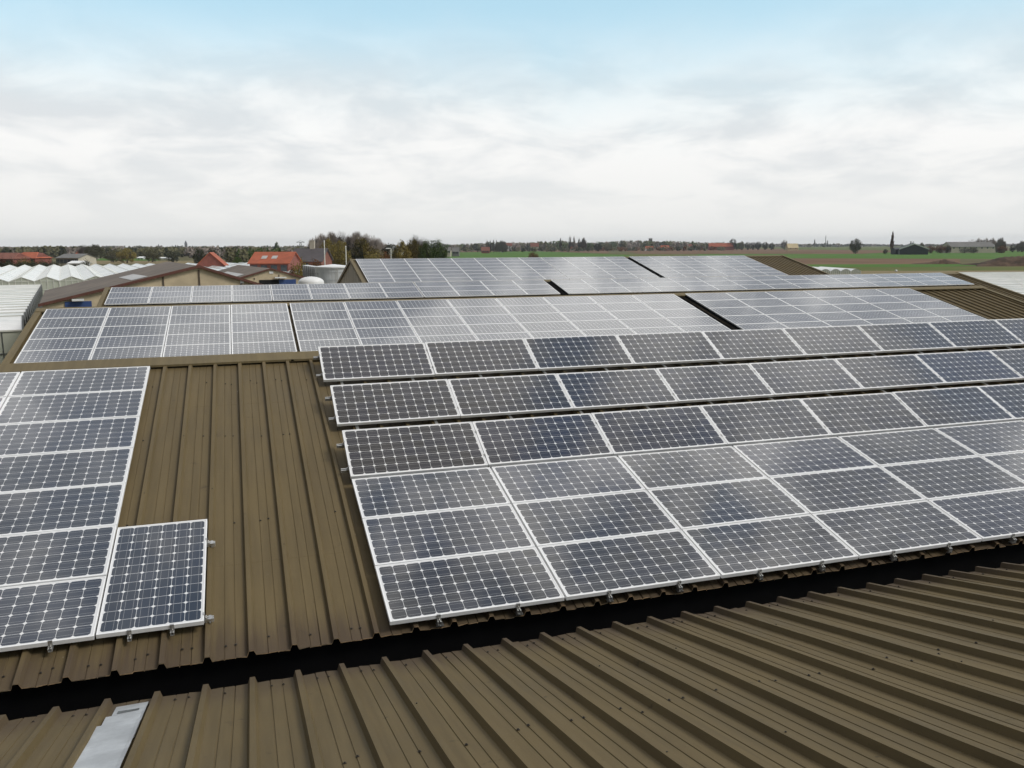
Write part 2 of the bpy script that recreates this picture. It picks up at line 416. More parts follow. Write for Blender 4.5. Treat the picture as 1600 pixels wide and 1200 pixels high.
def panel(u, y, z, tilt, label, group, rot90=False, jit=.13, check=True, blue=False):
    Mx = Matrix.Translation((u, y, z)) @ Matrix.Rotation(tilt+R(prnd.uniform(-jit, jit)), 4, 'X') @ Matrix.Rotation(R(prnd.uniform(-jit, jit)), 4, 'Y')
    if rot90: Mx = Mx @ Matrix.Translation((PH, 0, 0)) @ Matrix.Rotation(R(90), 4, 'Z')
    if check and not in_view([Mx @ Vector(q) for q in ((0, 0, 0), (PW, 0, 0), (PW, PH, 0), (0, PH, 0))]): return None
    if NPAN[0] == 0: r = p0
    else:
        r = p0.copy(); link(r)
        for ch in (pf, pl_):
            c = ch.copy(); link(c, r)
            if ch is pl_ and blue: c.data = LAB
    NPAN[0] += 1
    r.matrix_world = Mx; r['label'] = label; r['group'] = group
    return r
cT, sT = math.cos(TH), math.sin(TH)
# flush block, right front array
for r in range(3):
    for c in range(8):
        v = r*PV
        panel(c*PU, v*cT, v*sT, TH, f'solar panel {ORD[c+1]} from left in the {("lowest", "second lowest", "third lowest")[r]} row of the right front array', 'flush panels of the right front array')
TPU = 1.589
TILT = [(2.435, .619, R(27.06), -.003, 'lowest'), (3.735, .945, R(27.6), .003, 'middle'), (5.115, 1.296, R(28.8), -.018, 'topmost')]
for (y, z, tl, u0, nm) in TILT:
    for c in range(10):
        panel(u0+c*TPU, y, z, tl, f'tilted dark solar panel {ORD[c+1]} from left in the {nm} propped row', 'propped panels of the right front array', jit=.2)
# left front array
LU, LV = -2.309, 6.078
for c in range(3):
    for r in range(7):
        v = LV-(r+1)*PV+.015
        panel(LU-PW-c*PU, v*cT, v*sT, TH, f'solar panel in {ORD[r+1]} row below ridge, {("nearest the bare strip", "second from bare strip", "third from bare strip")[c]}, left front array', 'panels of the left front array', blue=True)
panel(LU+.015, (LV-7*PV+.02)*cT, (LV-7*PV+.02)*sT, TH, 'upright solar panel alone at lower right corner of left front array', 'panels of the left front array', True, .1, blue=True)
# second, third and fourth roofs
def block(y, z, tl, u0, nc, rows, where, group):
    for r in rows:
        for c in range(nc):
            v = (r+1)*PV-.015
            panel(u0+c*PU, y-v*math.cos(tl), z-v*math.sin(tl), tl, f'solar panel {ORD[c+1]} from left, {ORD[r+1]} row below ridge, {where}', group, jit=.12, blue=True)
for u0, nc, nm in ((-6.15, 4, 'left'), (.31, 8, 'middle'), (13.53, 6, 'right')):
    block(19.17, 1.47, R(13.8), u0, nc, range(6), f'{nm} block of the second roof', 'panels on the second roof')
for u0, nc, nm in ((-6.2, 4, 'leftmost'), (.21, 4, 'second'), (6.64, 4, 'third'), (13.43, 15, 'long right')):
    block(32.14, 1.48, R(12.9), u0, nc, range(3), f'{nm} block of the third roof', 'panels on the third roof')
B4 = ((6.19, 8, 'left'), (19.03, 4, 'middle'), (25.82, 6, 'right'))
for u0, nc, nm in B4:
    block(49.17, 2.32, R(13.1), u0, nc, range(4, 7), f'{nm} block of the farthest roof', 'panels on the farthest roof')
def far_rows():
    """the four highest rows of the farthest roof, past the first three hundred panels"""
    tl = R(13.1); vs = []; fs = []; mi = []; uvs = []
    for u0, nc, nm in B4:
        for c in range(nc):
            for r in range(4):
                v = (r+1)*PV-.015
                Mx = Matrix.Translation((u0+c*PU, 49.17-v*math.cos(tl), 2.32-v*math.sin(tl))) @ Matrix.Rotation(tl+R(prnd.uniform(-.1, .1)), 4, 'X')
                for me, off in ((FR, 0), (LAB, 1)):
                    k = len(vs); vs += [tuple(Mx @ q.co) for q in me.vertices]
                    for p in me.polygons:
                        fs.append(tuple(k+i for i in p.vertices)); mi.append(0 if off == 0 else (1 if p.material_index == 0 else 0))
                        uvs += [(me.vertices[i].co.x, me.vertices[i].co.y) for i in p.vertices]
    me = bpy.data.meshes.new('distant_solar_panels'); me.from_pydata(vs, [], fs); me.materials.append(M['alu']); me.materials.append(M['pvb'])
    me.polygons.foreach_set('material_index', mi); u = me.uv_layers.new(name='UVMap')
    for i, q in enumerate(uvs): u.data[i].uv = q
    o = link(bpy.data.objects.new('distant_solar_panels', me))
    tag(o, 'four highest rows of pale solar panels along the ridge of the farthest roof', 'solar panels', kind='stuff')
far_rows()

# ------------------------------------------------------------------ mounting rails
def P1(u, v, h=0.0):
    """point on the first shed's panel plane (h = height above the glass)"""
    return Vector((u, v*cT-h*sT, v*sT+h*cT))
def channel(mb, a, b, n, w=.034, h=.036, mi=0):
    """open aluminium channel from a to b: web, two flanges and a lip"""
    a, b, n = Vector(a), Vector(b), Vector(n).normalized(); d = (b-a).normalized(); s = d.cross(n).normalized(); tk = .004
    def slab(c0, c1, hh0, hh1):
        Mx = Matrix(((d.x, s.x, n.x, a.x), (d.y, s.y, n.y, a.y), (d.z, s.z, n.z, a.z), (0, 0, 0, 1)))
        mb.box((0, c0, hh0), ((b-a).length, c1, hh1), mi, Mx)
    slab(-w/2, w/2, -h, -h+tk); slab(-w/2, -w/2+tk, -h+tk, 0); slab(w/2-tk, w/2, -h+tk, 0); slab(-w/2+tk, -w/2+.011, -tk, 0); slab(w/2-.011, w/2-tk, -tk, 0)
N1 = Vector((0, -sT, cT))
def end_clamp(mb, p, d, n):
    """small Z clamp with its bolt at a panel edge; p on the frame top edge, d outwards"""
    d, n = Vector(d).normalized(), Vector(n).normalized(); s = d.cross(n)
    Mx = Matrix(((d.x, s.x, n.x, p.x), (d.y, s.y, n.y, p.y), (d.z, s.z, n.z, p.z), (0, 0, 0, 1)))
    mb.box((-.008, -.016, .0015), (.006, .016, .0045), 0, Mx); mb.box((.002, -.016, -.036), (.006, .016, .0015), 0, Mx); mb.box((.006, -.016, -.039), (.026, .016, -.035), 0, Mx)
    mb.tube(Mx @ Vector((.016, 0, -.035)), Mx @ Vector((.016, 0, -.018)), .0065, .0065, 6)
def slope_rails():
    k = 0
    for c in range(7):
        for du in (.42, 1.14):
            u = c*PU+du
            if u > 9.3: continue
            k += 1; a = P1(u, -.045, -.04); b = P1(u, 2.50, -.04)
            mb = MB(); channel(mb, a, b, N1)
            t = thing('mounting_rail', f'aluminium rail end under bottom edge of right front array, {ORD[k]} from left', 'mounting rail', group='rail ends below the right front array')
            rl_ = mb.build('rail', M['rail'], t)
            e = MB(); end_clamp(e, P1(u, -.0, 0), (0, -cT, -sT), N1); e.build('end_clamp', M['clampm'], rl_)
            f = MB()
            for v in (-.03, .0):
                f.tube(P1(u+.022, v, -.05), P1(u+.022, v, -.105), .005, .005, 6)
            f.box((-.02, -.03, -.006), (.045, .02, 0), 0, Matrix.Translation(P1(u, 0, -.098)) @ Matrix.Rotation(TH, 4, 'X')); f.build('foot_bracket', M['clampm'], t)
    k = 0
    for u in (-1.73-.0, -2.05, -2.62, -3.2, -3.75, -4.3):
        k += 1; a = P1(u, LV-7*PV-.03, -.04); b = P1(u, LV-(5 if u > -2.3 else 0)*PV, -.04)
        mb = MB(); channel(mb, a, b, N1, .03, .03)
        t = thing('mounting_rail', f'aluminium rail end under bottom edge of left front array, {ORD[k]} from right', 'mounting rail', group='rail ends below the left front array')
        rl_ = mb.build('rail', M['rail'], t)
        e = MB(); end_clamp(e, P1(u, LV-7*PV+.02, 0), (0, -cT, -sT), N1); e.build('end_clamp', M['clampm'], rl_)
    for k, v in enumerate((LV-7*PV+.11, LV-7*PV+1.24)):
        mb = MB(); channel(mb, P1(-2.29, v, -.042), P1(LU+.015+PH+.075, v, -.042), N1, .036, .038)
        t = thing('mounting_rail', f'rail stub sticking out right of the upright panel near its {("bottom", "top")[k]}', 'mounting rail', group='rail stubs beside the upright panel')
        rl_ = mb.build('rail', M['rail'], t)
        e = MB(); end_clamp(e, P1(LU+.015+PH, v, 0), (1, 0, 0), N1); e.build('end_clamp', M['clampm'], rl_)
        f = MB(); f.box((-.012, -.028, -.085), (.012, .028, -.04), 0, Matrix.Translation(P1(LU+.015+PH+.045, v, 0)) @ Matrix.Rotation(TH, 4, 'X'))
        f.tube(P1(LU+PH+.06, v-.045, -.07), P1(LU+PH+.06, v+.045, -.07), .006, .006, 6); f.build('foot_bracket', M['clampm'], t)
slope_rails()
def tilt_frames():
    for (y, z, tl, u0, nm) in TILT:
        ct, st = math.cos(tl), math.sin(tl); n = Vector((0, -st, ct))
        Q = lambda u, s, h=0: Vector((u, y+s*ct-h*st, z+s*st+h*ct))
        t = thing('panel_stand', f'aluminium stand propping up the {nm} tilted row of panels', 'mounting frame', Vector((u0, y, z-.2)), group='stands under the propped rows')
        t.location = (0, 0, 0); xe = u0+TPU*9
        for s in (.17, .60):
            mb = MB(); channel(mb, Q(u0-.085, s, -.04), Q(xe, s, -.04), n, .036, .038); rl_ = mb.build('rail', M['rail'], t)
            e = MB(); end_clamp(e, Q(u0, s), (-1, 0, 0), n); e.build('end_clamp', M['clampm'], rl_)
            for c in range(1, 9):
                mc = MB(); p = Q(u0+c*TPU-.005, s, .002); mc.box((-.009, -.02, 0), (.009, .02, .003), 0, Matrix.Translation(p) @ Matrix.Rotation(tl, 4, 'X')); mc.tube(p+n*.003, p+n*.009, .005, .005, 6); mc.build('mid_clamp', M['clampm'], rl_)
        for c in range(14):
            u = u0+.25+c*1.0095
            if u > xe: break
            lg = MB()
            def roofpt(yy): return Vector((u, yy, yy*math.tan(TH)-OFF/cT+.045))
            pb, pt = Q(u, .05, -.085), Q(u, .72, -.085)
            lg.bar(Q(u, .03, -.09), pt, .03, .03)
            lg.bar(roofpt(pt.y), pt, .03, .03)
            lg.bar(roofpt(pb.y-.14), roofpt(pt.y+.05)+Vector((0, 0, .0)), .036, .03)
            lg.bar(roofpt(pb.y), pb+Vector((0, .01, 0)), .028, .028)
            lg.build('leg', M['rail'], t)
tilt_frames()

def gap_strips():  # dark strips added so the gaps between panel blocks look deeply shaded
    for (y, z, tl, x0, x1, L, lab) in ((19.17, 1.47, R(13.8), 13.16, 13.48, 5.2, 'added black strip in the gap before the right block on the second roof'), (32.14, 1.48, R(12.9), 13.09, 13.38, 2.6, 'added black strip in the gap before the long right block on third roof'),
                                  (49.17, 2.32, R(13.1), 25.47, 25.77, 6.2, 'added black strip in the gap before the right block on the farthest roof')):
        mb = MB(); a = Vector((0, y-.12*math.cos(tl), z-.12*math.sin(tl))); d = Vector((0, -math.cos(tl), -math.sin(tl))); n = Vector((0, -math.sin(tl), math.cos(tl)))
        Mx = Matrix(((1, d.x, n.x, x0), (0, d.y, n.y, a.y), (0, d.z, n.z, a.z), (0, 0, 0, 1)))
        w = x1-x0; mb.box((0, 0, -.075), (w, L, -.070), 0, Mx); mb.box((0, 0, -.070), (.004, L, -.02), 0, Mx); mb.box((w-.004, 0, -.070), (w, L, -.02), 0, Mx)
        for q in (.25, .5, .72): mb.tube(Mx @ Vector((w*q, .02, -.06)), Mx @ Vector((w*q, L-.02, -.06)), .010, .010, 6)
        tag(mb.build('gap_strip', M['gutter']), lab, 'cable tray', 'dark strips added between panel blocks')
gap_strips()

# ------------------------------------------------------------------ loose metal sheet on the near roof
M['galv'] = mat('galvanised_sheet', (.56, .57, .58), .42, .45, .22, 4)
M['tape'] = mat('grey_tape', (.10, .11, .11), .6, 0, .5, 9)
def loose_sheet():
    S0 = Vector((0, -.37, -.165)); a = math.atan2(1.525, 6.25); d = Vector((0, -math.cos(a), math.sin(a))); n = Vector((0, math.sin(a), math.cos(a)))
    def Q(x, s, h): p = S0+d*s+n*h; return Vector((x, p.y, p.z))
    t = thing('metal_flashing', 'shiny grey sheet metal strip lying between two ribs of the foreground roof', 'metal sheet', (0, 0, 0))
    x0, x1 = -2.075, -1.83
    def sheet(name, xa, xb, sa, sb, h, fold=0.0):
        mb = MB(); rn = random.Random(int(sb*7)); N = 8
        for i in range(N):
            p, q = sa+(sb-sa)*i/N, sa+(sb-sa)*(i+1)/N; ha, hb = h+.004*math.sin(p*5), h+.004*math.sin(q*5)
            mb.quad(Q(xa, p, ha), Q(xa, q, hb), Q(xb, q, hb+.004), Q(xb, p, ha+.004))
            mb.quad(Q(xa, p, ha-.003), Q(xa, q, hb-.003), Q(xa, q, hb), Q(xa, p, ha))
            mb.quad(Q(xb, p, ha+.004), Q(xb, q, hb+.004), Q(xb, q, hb+.001), Q(xb, p, ha+.001))
            if fold: mb.quad(Q(xb-.004, p, ha+.005), Q(xb-.004, q, hb+.005), Q(xb+fold, q, hb+.012), Q(xb+fold, p, ha+.012))
        mb.quad(Q(xa, sa, h), Q(xb, sa, h+.004), Q(xb, sa, h), Q(xa, sa, h-.003))
        return mb.build(name, M['galv'], t)
    sheet('upper_sheet', x0+.02, x1-.012, .14, .60, .010); sheet('middle_sheet', x0-.010, x1-.02, .40, 1.0, .018, .014); sheet('lower_sheet', x0-.035, x1-.03, .62, 3.0, .028, .024)
    s = MB(); s.quad(Q(x0+.05, .28, .0175), Q(x0+.05, .34, .0175), Q(x0+.19, .33, .0195), Q(x0+.19, .29, .0195)); s.build('tape_strip', M['tape'], t)
    k = MB(); k.tube(Q(x1+.015, .27, .01), Q(x1+.015, .27, .03), .02, .015, 8); k.build('rubber_plug', M['gutter'], t)
loose_sheet()
# ------------------------------------------------------------------ ground and fields
def field_mat(name, lo, hi, sc1=.02, stripe=0.0):
    m, t, b = new_mat(name); tc = t.node('ShaderNodeTexCoord'); g = tc.outputs['Object']
    a = t.noise(g, sc1, 6, .6); c = t.noise(t.vm('MULTIPLY', g, (.3, 1.4, 1)), .11, 5, .65)
    k = t.m('ADD', t.m('MULTIPLY', a, .5), t.m('MULTIPLY', c, .5))
    t.put(b.inputs['Base Color'], t.mix(t.sstep(k, .35, .65), lo, hi)); b.inputs['Roughness'].default_value = .95; b.inputs['Specular IOR Level'].default_value = .1
    return m
M['ground'] = field_mat('rough_pasture', (.085, .085, .035), (.14, .115, .055))
M['grass'] = field_mat('young_green_crop', (.058, .135, .014), (.085, .165, .025))
M['grass2'] = field_mat('dull_green_grass', (.085, .115, .020), (.125, .125, .036))
M['soil'] = field_mat('ploughed_soil', (.125, .070, .040), (.19, .115, .068))
M['straw'] = field_mat('straw_stubble', (.19, .15, .075), (.24, .19, .10))
M['mound'] = mat('bare_earth', (.060, .042, .030), .95, 0, .4, .35, spec=.1, bump=.5, var2=(.085, .056, .038))
def ground():
    mb = MB(); mb.quad((-4150, -550, G), (4550, -550, G), (4550, 5150, G), (-4150, 5150, G)); tag(mb.build('ground', M['ground']), kind='structure')
ground()
def field(m, pts, h=.03):
    mb = MB(); q = []
    for x, y in pts: p = on_z(x, y, G); q.append((p.x, p.y, G+h))
    mb.poly(q); tag(mb.build('field', M[m]), kind='structure')
# right-hand fields, nearest first (photo pixels of the corners, on the ground plane)
field('straw', [(1180, 432), (1680, 430), (1680, 422.5), (1180, 424)])
field('grass2', [(1180, 424), (1680, 422.5), (1680, 416.5), (1180, 418)])
field('grass', [(1180, 418), (1460, 417.3), (1680, 412), (1180, 413.4)])
field('soil', [(1130, 413.6), (1500, 412.4), (1500, 404.5), (1130, 403.4)])
field('grass', [(1090, 403.2), (1500, 404.3), (1800, 407), (1800, 391.5), (1440, 392), (1350, 396.6), (1090, 397)], .03)
field('soil', [(1000, 396.8), (1345, 396.5), (1430, 392), (1330, 389.8), (1100, 387.8), (960, 389.5)])
field('grass2', [(1100, 387.6), (1330, 389.6), (1420, 389.5), (1420, 384.5), (1100, 385.2)])
field('grass', [(1225, 386.6+3), (1425, 391), (1425, 390.2), (1225, 388.6)], .06)
field('grass', [(640, 407), (985, 403), (985, 398.6), (830, 392.4), (640, 396)])
field('grass2', [(985, 403), (1090, 402), (1090, 397.2), (960, 396.6), (830, 392.2), (985, 398.4)])
field('soil', [(700, 394.4), (830, 392), (950, 395.8), (955, 389.8), (700, 391.2)])
field('grass', [(130, 407), (250, 407.4), (250, 404.4), (130, 403.6)])
field('straw', [(130, 412.5), (420, 411.5), (420, 406), (250, 407.7), (130, 407.3)])
def mound(name, pts, depth, seed):
    """an irregular earth bank: pts = (x px, crest y px) along it, standing D metres ahead"""
    rn = random.Random(seed); D0 = pts[0][2]; mb = MB(); rows = []; K = 9
    xs = []
    for (a, b) in zip(pts[:-1], pts[1:]):
        for i in range(6): f = i/6; xs.append((a[0]+(b[0]-a[0])*f, a[1]+(b[1]-a[1])*f, a[2]+(b[2]-a[2])*f))
    for x, y, D in xs:
        top = at(x, y, D); row = []
        h = max(.05, top.z-G)
        for k in range(K):
            f = k/(K-1)*2-1; s = (1-abs(f)**1.6)*(1+rn.uniform(-.09, .09))
            q = at(x, y, D+f*depth); row.append((q.x+rn.uniform(-.3, .3), q.y+rn.uniform(-.3, .3), G-.1+h*max(0, s)))
        rows.append(row)
    k = len(mb.v)
    for r in rows: mb.v += r
    for i in range(len(rows)-1):
        for j in range(K-1):
            a = k+i*K+j; mb.f.append((a, a+K, a+K+1, a+1)); mb.mi.append(0)
    tag(mb.build(name, M['mound'], smooth=True), kind='structure')
mound('earth_bank', [(1525, 413, 300), (1542, 407, 300), (1560, 402, 300), (1580, 400.5, 300), (1605, 398.5, 300), (1680, 397, 300), (1720, 410, 300)], 9, 3)
mound('earth_bank', [(1425, 411.5, 330), (1450, 409.5, 330), (1468, 406.5, 330), (1478, 404.5, 330), (1490, 408, 330), (1505, 412, 330)], 5, 4)
mound('earth_bank', [(1500, 412.5, 320), (1530, 410, 310), (1560, 412.6, 310)], 4, 6)

# ------------------------------------------------------------------ buildings on the farm
M['fibre'] = mat('fibre_cement_roof', (.150, .120, .095), .9, 0, .22, .9, bump=.2)
M['fascia'] = mat('red_brown_fascia', (.12, .045, .03), .7, 0, .12, 3)
M['block'] = mat('beige_block_wall', (.56, .46, .31), .9, 0, .14, 1.6)
M['joint'] = mat('dark_joint', (.10, .075, .055), .8)
M['bluedoor'] = mat('blue_sheet_door', (.035, .075, .22), .5, 0, .1, 3)
M['blackhole'] = mat('dark_doorway', (.006, .006, .007), .9)
M['skylight'] = mat('translucent_skylight', (.42, .40, .38), .5, 0, .12, 2)
M['white'] = mat('white_paint', (.78, .78, .77), .5, 0, .05, 3)
M['greyzinc'] = mat('zinc_sheet', (.55, .56, .56), .5, .1, .12, 1.2)
M['darkbar'] = mat('grey_steel_bar', (.12, .125, .12), .55, .3, .15, 6)
def gable_building(name, label, cat, A, hw, rise, ridge_dir, length, zb=G, roofm='fibre', wallm='block', over=.25, fas='fascia', parts=None, group=None, left=None, fh=.13, kr=1.0):
    """gabled building: A = near apex of the roof, ridge_dir = unit XY vector away from us; returns (thing, local->world function).
    local: s across (right), l along the ridge, z world height"""
    rd = Vector((ridge_dir[0], ridge_dir[1], 0)).normalized(); sd = Vector((rd.y, -rd.x, 0)); A = Vector(A)
    W = lambda s, l, z: Vector((A.x, A.y, 0))+sd*s+rd*l+Vector((0, 0, z))
    t = thing(name, label, cat, group=group); hl = left or hw; k = rise/hl; k2_ = k*kr
    rf = MB(); tk = .09
    for sg, h in ((-1, hl), (1, hw)):
        e = h+over
        kk = k if sg < 0 else k2_
        a = [W(0, -over, A.z), W(0, length+over, A.z), W(sg*e, length+over, A.z-kk*e), W(sg*e, -over, A.z-kk*e)]
        b = [p-Vector((0, 0, tk)) for p in a]
        rf.poly(a if sg < 0 else a[::-1]); rf.poly(b)
        for i in range(4): rf.quad(a[i], a[(i+1) % 4], b[(i+1) % 4], b[i])
    rf.build('roof', M[roofm], t)
    wl = MB(); q = tk+.02
    g0 = [(-hl, zb), (hw, zb), (hw, A.z-k2_*hw-q), (0, A.z-q), (-hl, A.z-k*hl-q)]
    wl.prism([W(s, 0, z) for s, z in g0], (0, 0, 0), rd*length); wl.build('wall', M[wallm], t)
    if fas:
        fb = MB()
        for sg, h in ((-1, hl), (1, hw)):
            e = h+over+.05; kk = k if sg < 0 else k2_
            p = [W(0, -over-.04, A.z+.03), W(sg*e, -over-.04, A.z+.03-kk*e), W(sg*e, -over-.04, A.z-fh-kk*e), W(0, -over-.04, A.z-fh)]
            fb.prism(p, (0, 0, 0), rd*.035)
        fb.build('fascia', M[fas], t)
    return t, W, rd, sd, k
# big brown-roofed barn
A = Vector((-3.38, 47.0, 2.05)); B_ = on_z(262, 408.6, 2.05)
t, W, rd, sd, k = gable_building('barn', 'large barn with brown fibre cement roof and beige block gable, blue door at left', 'barn', A, 5.2, 1.95, (B_-A)[:2], (B_-A).length, over=.15, left=8.3, kr=1.42)
j = MB()
for s, zt in ((-5.0, .8), (-2.0, 1.45), (0, 1.8), (2.4, 1.05)): j.box((s-.04, -.05, G), (s+.04, -.005, zt), 0, Matrix(((sd.x, rd.x, 0, A.x), (sd.y, rd.y, 0, A.y), (0, 0, 1, 0), (0, 0, 0, 1))))
j.build('wall_joint', M['joint'], t)
def on_wall(name, m, t, W, s0, s1, z0, z1, d0=-.06, d1=.03):
    mb = MB(); p = [W(s0, d0, z0), W(s1, d0, z0), W(s1, d0, z1), W(s0, d0, z1)]
    mb.prism(p, (0, 0, 0), W(0, d1, 0)-W(0, d0, 0)); return mb.build(name, M[m], t)
def px_s(W, A, rd, sd, x, y):
    """local (s, z) on the gable plane for a photo pixel"""
    d = _fw+_rt*((x-800)/CF)+_up*((600-y)/CF); n = rd; tt = (Vector((A.x, A.y, 0))-Vector((CP.x, CP.y, 0))).dot(n)/d.dot(n); p = CP+d*tt
    return (p-Vector((A.x, A.y, 0))).dot(sd), p.z
s0, z1 = px_s(W, A, rd, sd, 101, 471.5); s1, _ = px_s(W, A, rd, sd, 143, 471)
on_wall('door', 'bluedoor', t, W, s0, s1, -3.2, z1)
s0, z1 = px_s(W, A, rd, sd, 112, 467); s1, _ = px_s(W, A, rd, sd, 131, 466)
on_wall('lamp', 'white', t, W, s0, s1, z1-.12, z1, -.35, -.07)
s0, z1 = px_s(W, A, rd, sd, 375, 438); s1, z0 = px_s(W, A, rd, sd, 381, 442.5)
on_wall('sign', 'white', t, W, s0, s1, z0, z1)
sk = MB()
for (s, l0, l1) in ((-2.6, 3.0, 7.6),):
    zz = lambda s: A.z+k*s+.02
    sk.quad(W(-3.6, 1.3, zz(-3.6)), W(-2.7, 1.3, zz(-2.7)), W(-3.0, 9.0, zz(-3.0)), W(-3.9, 9.0, zz(-3.9)))
sk.build('skylight', M['skylight'], [c for c in t.children if c.name.startswith('roof')][0])
# smaller barn behind it with black and blue doors
A2 = at(422.5, 419.2, 84); B2 = on_z(372, 413.9, A2.z)
t2, W2, rd2, sd2, k2 = gable_building('barn', 'smaller gabled barn behind the big barn with black doorway and blue door', 'barn', A2, 5.6, 1.6, (B2-A2)[:2], (B2-A2).length, over=.15)
s0, z1 = px_s(W2, A2, rd2, sd2, 405, 437.5); s1, _ = px_s(W2, A2, rd2, sd2, 435.5, 437.5); s2, _ = px_s(W2, A2, rd2, sd2, 462, 437)
on_wall('doorway', 'blackhole', t2, W2, s0, s1, -3.4, z1); on_wall('door', 'bluedoor', t2, W2, s1+.02, s2, -3.4, z1, -.09)
a, z_ = px_s(W2, A2, rd2, sd2, 420.5, 424); b, z0 = px_s(W2, A2, rd2, sd2, 427, 427.5); on_wall('sign', 'white', t2, W2, a, b, z0, z_)
a, z_ = px_s(W2, A2, rd2, sd2, 428, 433.5); b, _ = px_s(W2, A2, rd2, sd2, 446, 433.5); on_wall('door_canopy', 'white', t2, W2, a, b, z_-.08, z_+.04, -.5, -.1)
for x in (397, 435.5):
    s, _ = px_s(W2, A2, rd2, sd2, x, 428); on_wall('wall_joint', 'joint', t2, W2, s-.05, s+.05, z1+.05, A2.z-.45-abs(s)*k2)
sk = MB(); zz = lambda s: A2.z+k2*s+.03
sk.quad(W2(-3.3, 2.2, zz(-3.3)), W2(-2.2, 2.2, zz(-2.2)), W2(-2.2, 13, zz(-2.2)), W2(-3.3, 13, zz(-3.3))); sk.build('skylight', M['skylight'], [c for c in t2.children if c.name.startswith('roof')][0])

# ------------------------------------------------------------------ greenhouses
def ghroof_mat():
    m, t, b = new_mat('whitewashed_glass'); tc = t.node('ShaderNodeTexCoord'); g = tc.outputs['Object']
    n = t.noise(g, .22, 5, .6); x, y, z = t.xyz(g)
    n2 = t.noise(t.vm('MULTIPLY', g, (.15, 3, 1)), .8, 3, .6)
    k = t.m('ADD', t.m('MULTIPLY', n, .5), t.m('MULTIPLY', n2, .5))
    c = t.mix(t.sstep(k, .35, .65), (.66, .69, .68), (.88, .88, .87)); t.put(b.inputs['Base Color'], c)
    b.inputs['Roughness'].default_value = .22; return m
M['ghroof'] = ghroof_mat()
def ghwall_mat():
    m, t, b = new_mat('greenhouse_wall_glass')
    b.inputs['Base Color'].default_value = (.62, .64, .54, 1); b.inputs['Roughness'].default_value = .2; b.inputs['Alpha'].default_value = .78
    return m
M['ghwall'] = ghwall_mat()
M['ghbar'] = mat('white_glazing_bar', (.72, .72, .66), .5, .1, .05, 3)
M['crop'] = mat('greenhouse_crop', (.06, .11, .03), .9, 0, .4, .8)
def greenhouse(label, O, ridge, bay, nb, length, eave, apex, wall_bars='ghbar', step=1.0, barw=.06, shear=0.0):
    """multi-bay glasshouse; O = front corner, bays counted to the right of the ridge direction"""
    rd = Vector((ridge[0], ridge[1], 0)).normalized(); sd = Vector((rd.y, -rd.x, 0)); O = Vector((O[0], O[1], 0))
    W = lambda s, l, z: O+sd*s+rd*(l+shear*s)+Vector((0, 0, z))
    t = thing('greenhouse', label, 'greenhouse')
    rf = MB(); bars = MB(); gt = MB()
    for i in range(nb):
        s0 = i*bay; sm = s0+bay/2; s1 = s0+bay
        npan = int(length/ (3.2 if length > 40 else 1.2))
        rf.quad(W(s0+.05, 0, eave), W(sm, 0, apex), W(sm, length, apex), W(s0+.05, length, eave))
        rf.quad(W(sm, 0, apex), W(s1-.05, 0, eave), W(s1-.05, length, eave), W(sm, length, apex))
        gt.bar(W(s0, -.05, eave-.02), W(s0, length+.05, eave-.02), .14, .10)
        gt.bar(W(sm, -.05, apex+.03), W(sm, length+.05, apex+.03), .07, .05)
        for l in [length*q/npan for q in range(0, npan+1, 2)]:
            rf_h = .025
            gt.bar(W(s0+.1, l, eave+rf_h+.02), W(sm, l, apex+rf_h), .05, .03); gt.bar(W(sm, l, apex+rf_h), W(s1-.1, l, eave+rf_h+.02), .05, .03)
        for l in (-.03, length+.03):
            bars.bar(W(s0, l, eave), W(sm, l, apex), .10, .10); bars.bar(W(sm, l, apex), W(s1, l, eave), .10, .10)
            bars.bar(W(s0, l, G), W(s0, l, eave), .16, .12)
            q = step
            while q < bay-.2:
                zt = eave+(apex-eave)*(1-abs(q-bay/2)/(bay/2)); bars.bar(W(s0+q, l, G), W(s0+q, l, zt), barw, barw); q += step
            bars.bar(W(s0, l, eave), W(s1, l, eave), .06, .06)
    gt.bar(W(nb*bay, -.05, eave-.02), W(nb*bay, length+.05, eave-.02), .14, .10)
    for s in (-.02, nb*bay+.02):
        q = 0
        while q <= length: bars.bar(W(s, q, G), W(s, q, eave), barw, barw); q += max(step, 1.1)
        for z in (eave-.05, (eave+G)/2): bars.bar(W(s, 0, z), W(s, length, z), .07, .07)
    for l in (-.03, length+.03): bars.bar(W(0, l, (eave+G)/2+.3), W(nb*bay, l, (eave+G)/2+.3), .05, .05)
    wl = MB()
    for l in (0, length):
        pr = [(0, G)] + [(nb*bay, G)]
        for i in reversed(range(nb)): pr += [((i+1)*bay, eave), (i*bay+bay/2, apex)]
        pr += [(0, eave)]
        wl.poly([W(s, l, z) for s, z in pr])
    for s in (0, nb*bay): wl.quad(W(s, 0, G), W(s, length, G), W(s, length, eave), W(s, 0, eave))
    rf.build('roof', M['ghroof'], t); gt.build('roof_bars', M['ghbar'], t); bars.build('glazing_bars', M[wall_bars], t); wl.build('glass_wall', M['ghwall'], t)
    cr = MB(); rn = random.Random(nb)
    for i in range(nb):
        for q in range(int(bay/1.6)):
            s = i*bay+.7+q*1.6; cr.box((s, .8, G), (s+.7, length-.8, G+1.5+rn.random()*.4), 0, Matrix(((sd.x, rd.x, 0, O.x), (sd.y, rd.y, 0, O.y), (0, 0, 1, 0), (0, 0, 0, 1))))
    cr.build('crop_rows', M['crop'], t)
    return t, W
az = R(-10.0); RD = (math.sin(az), math.cos(az)); SD = (RD[1], -RD[0])
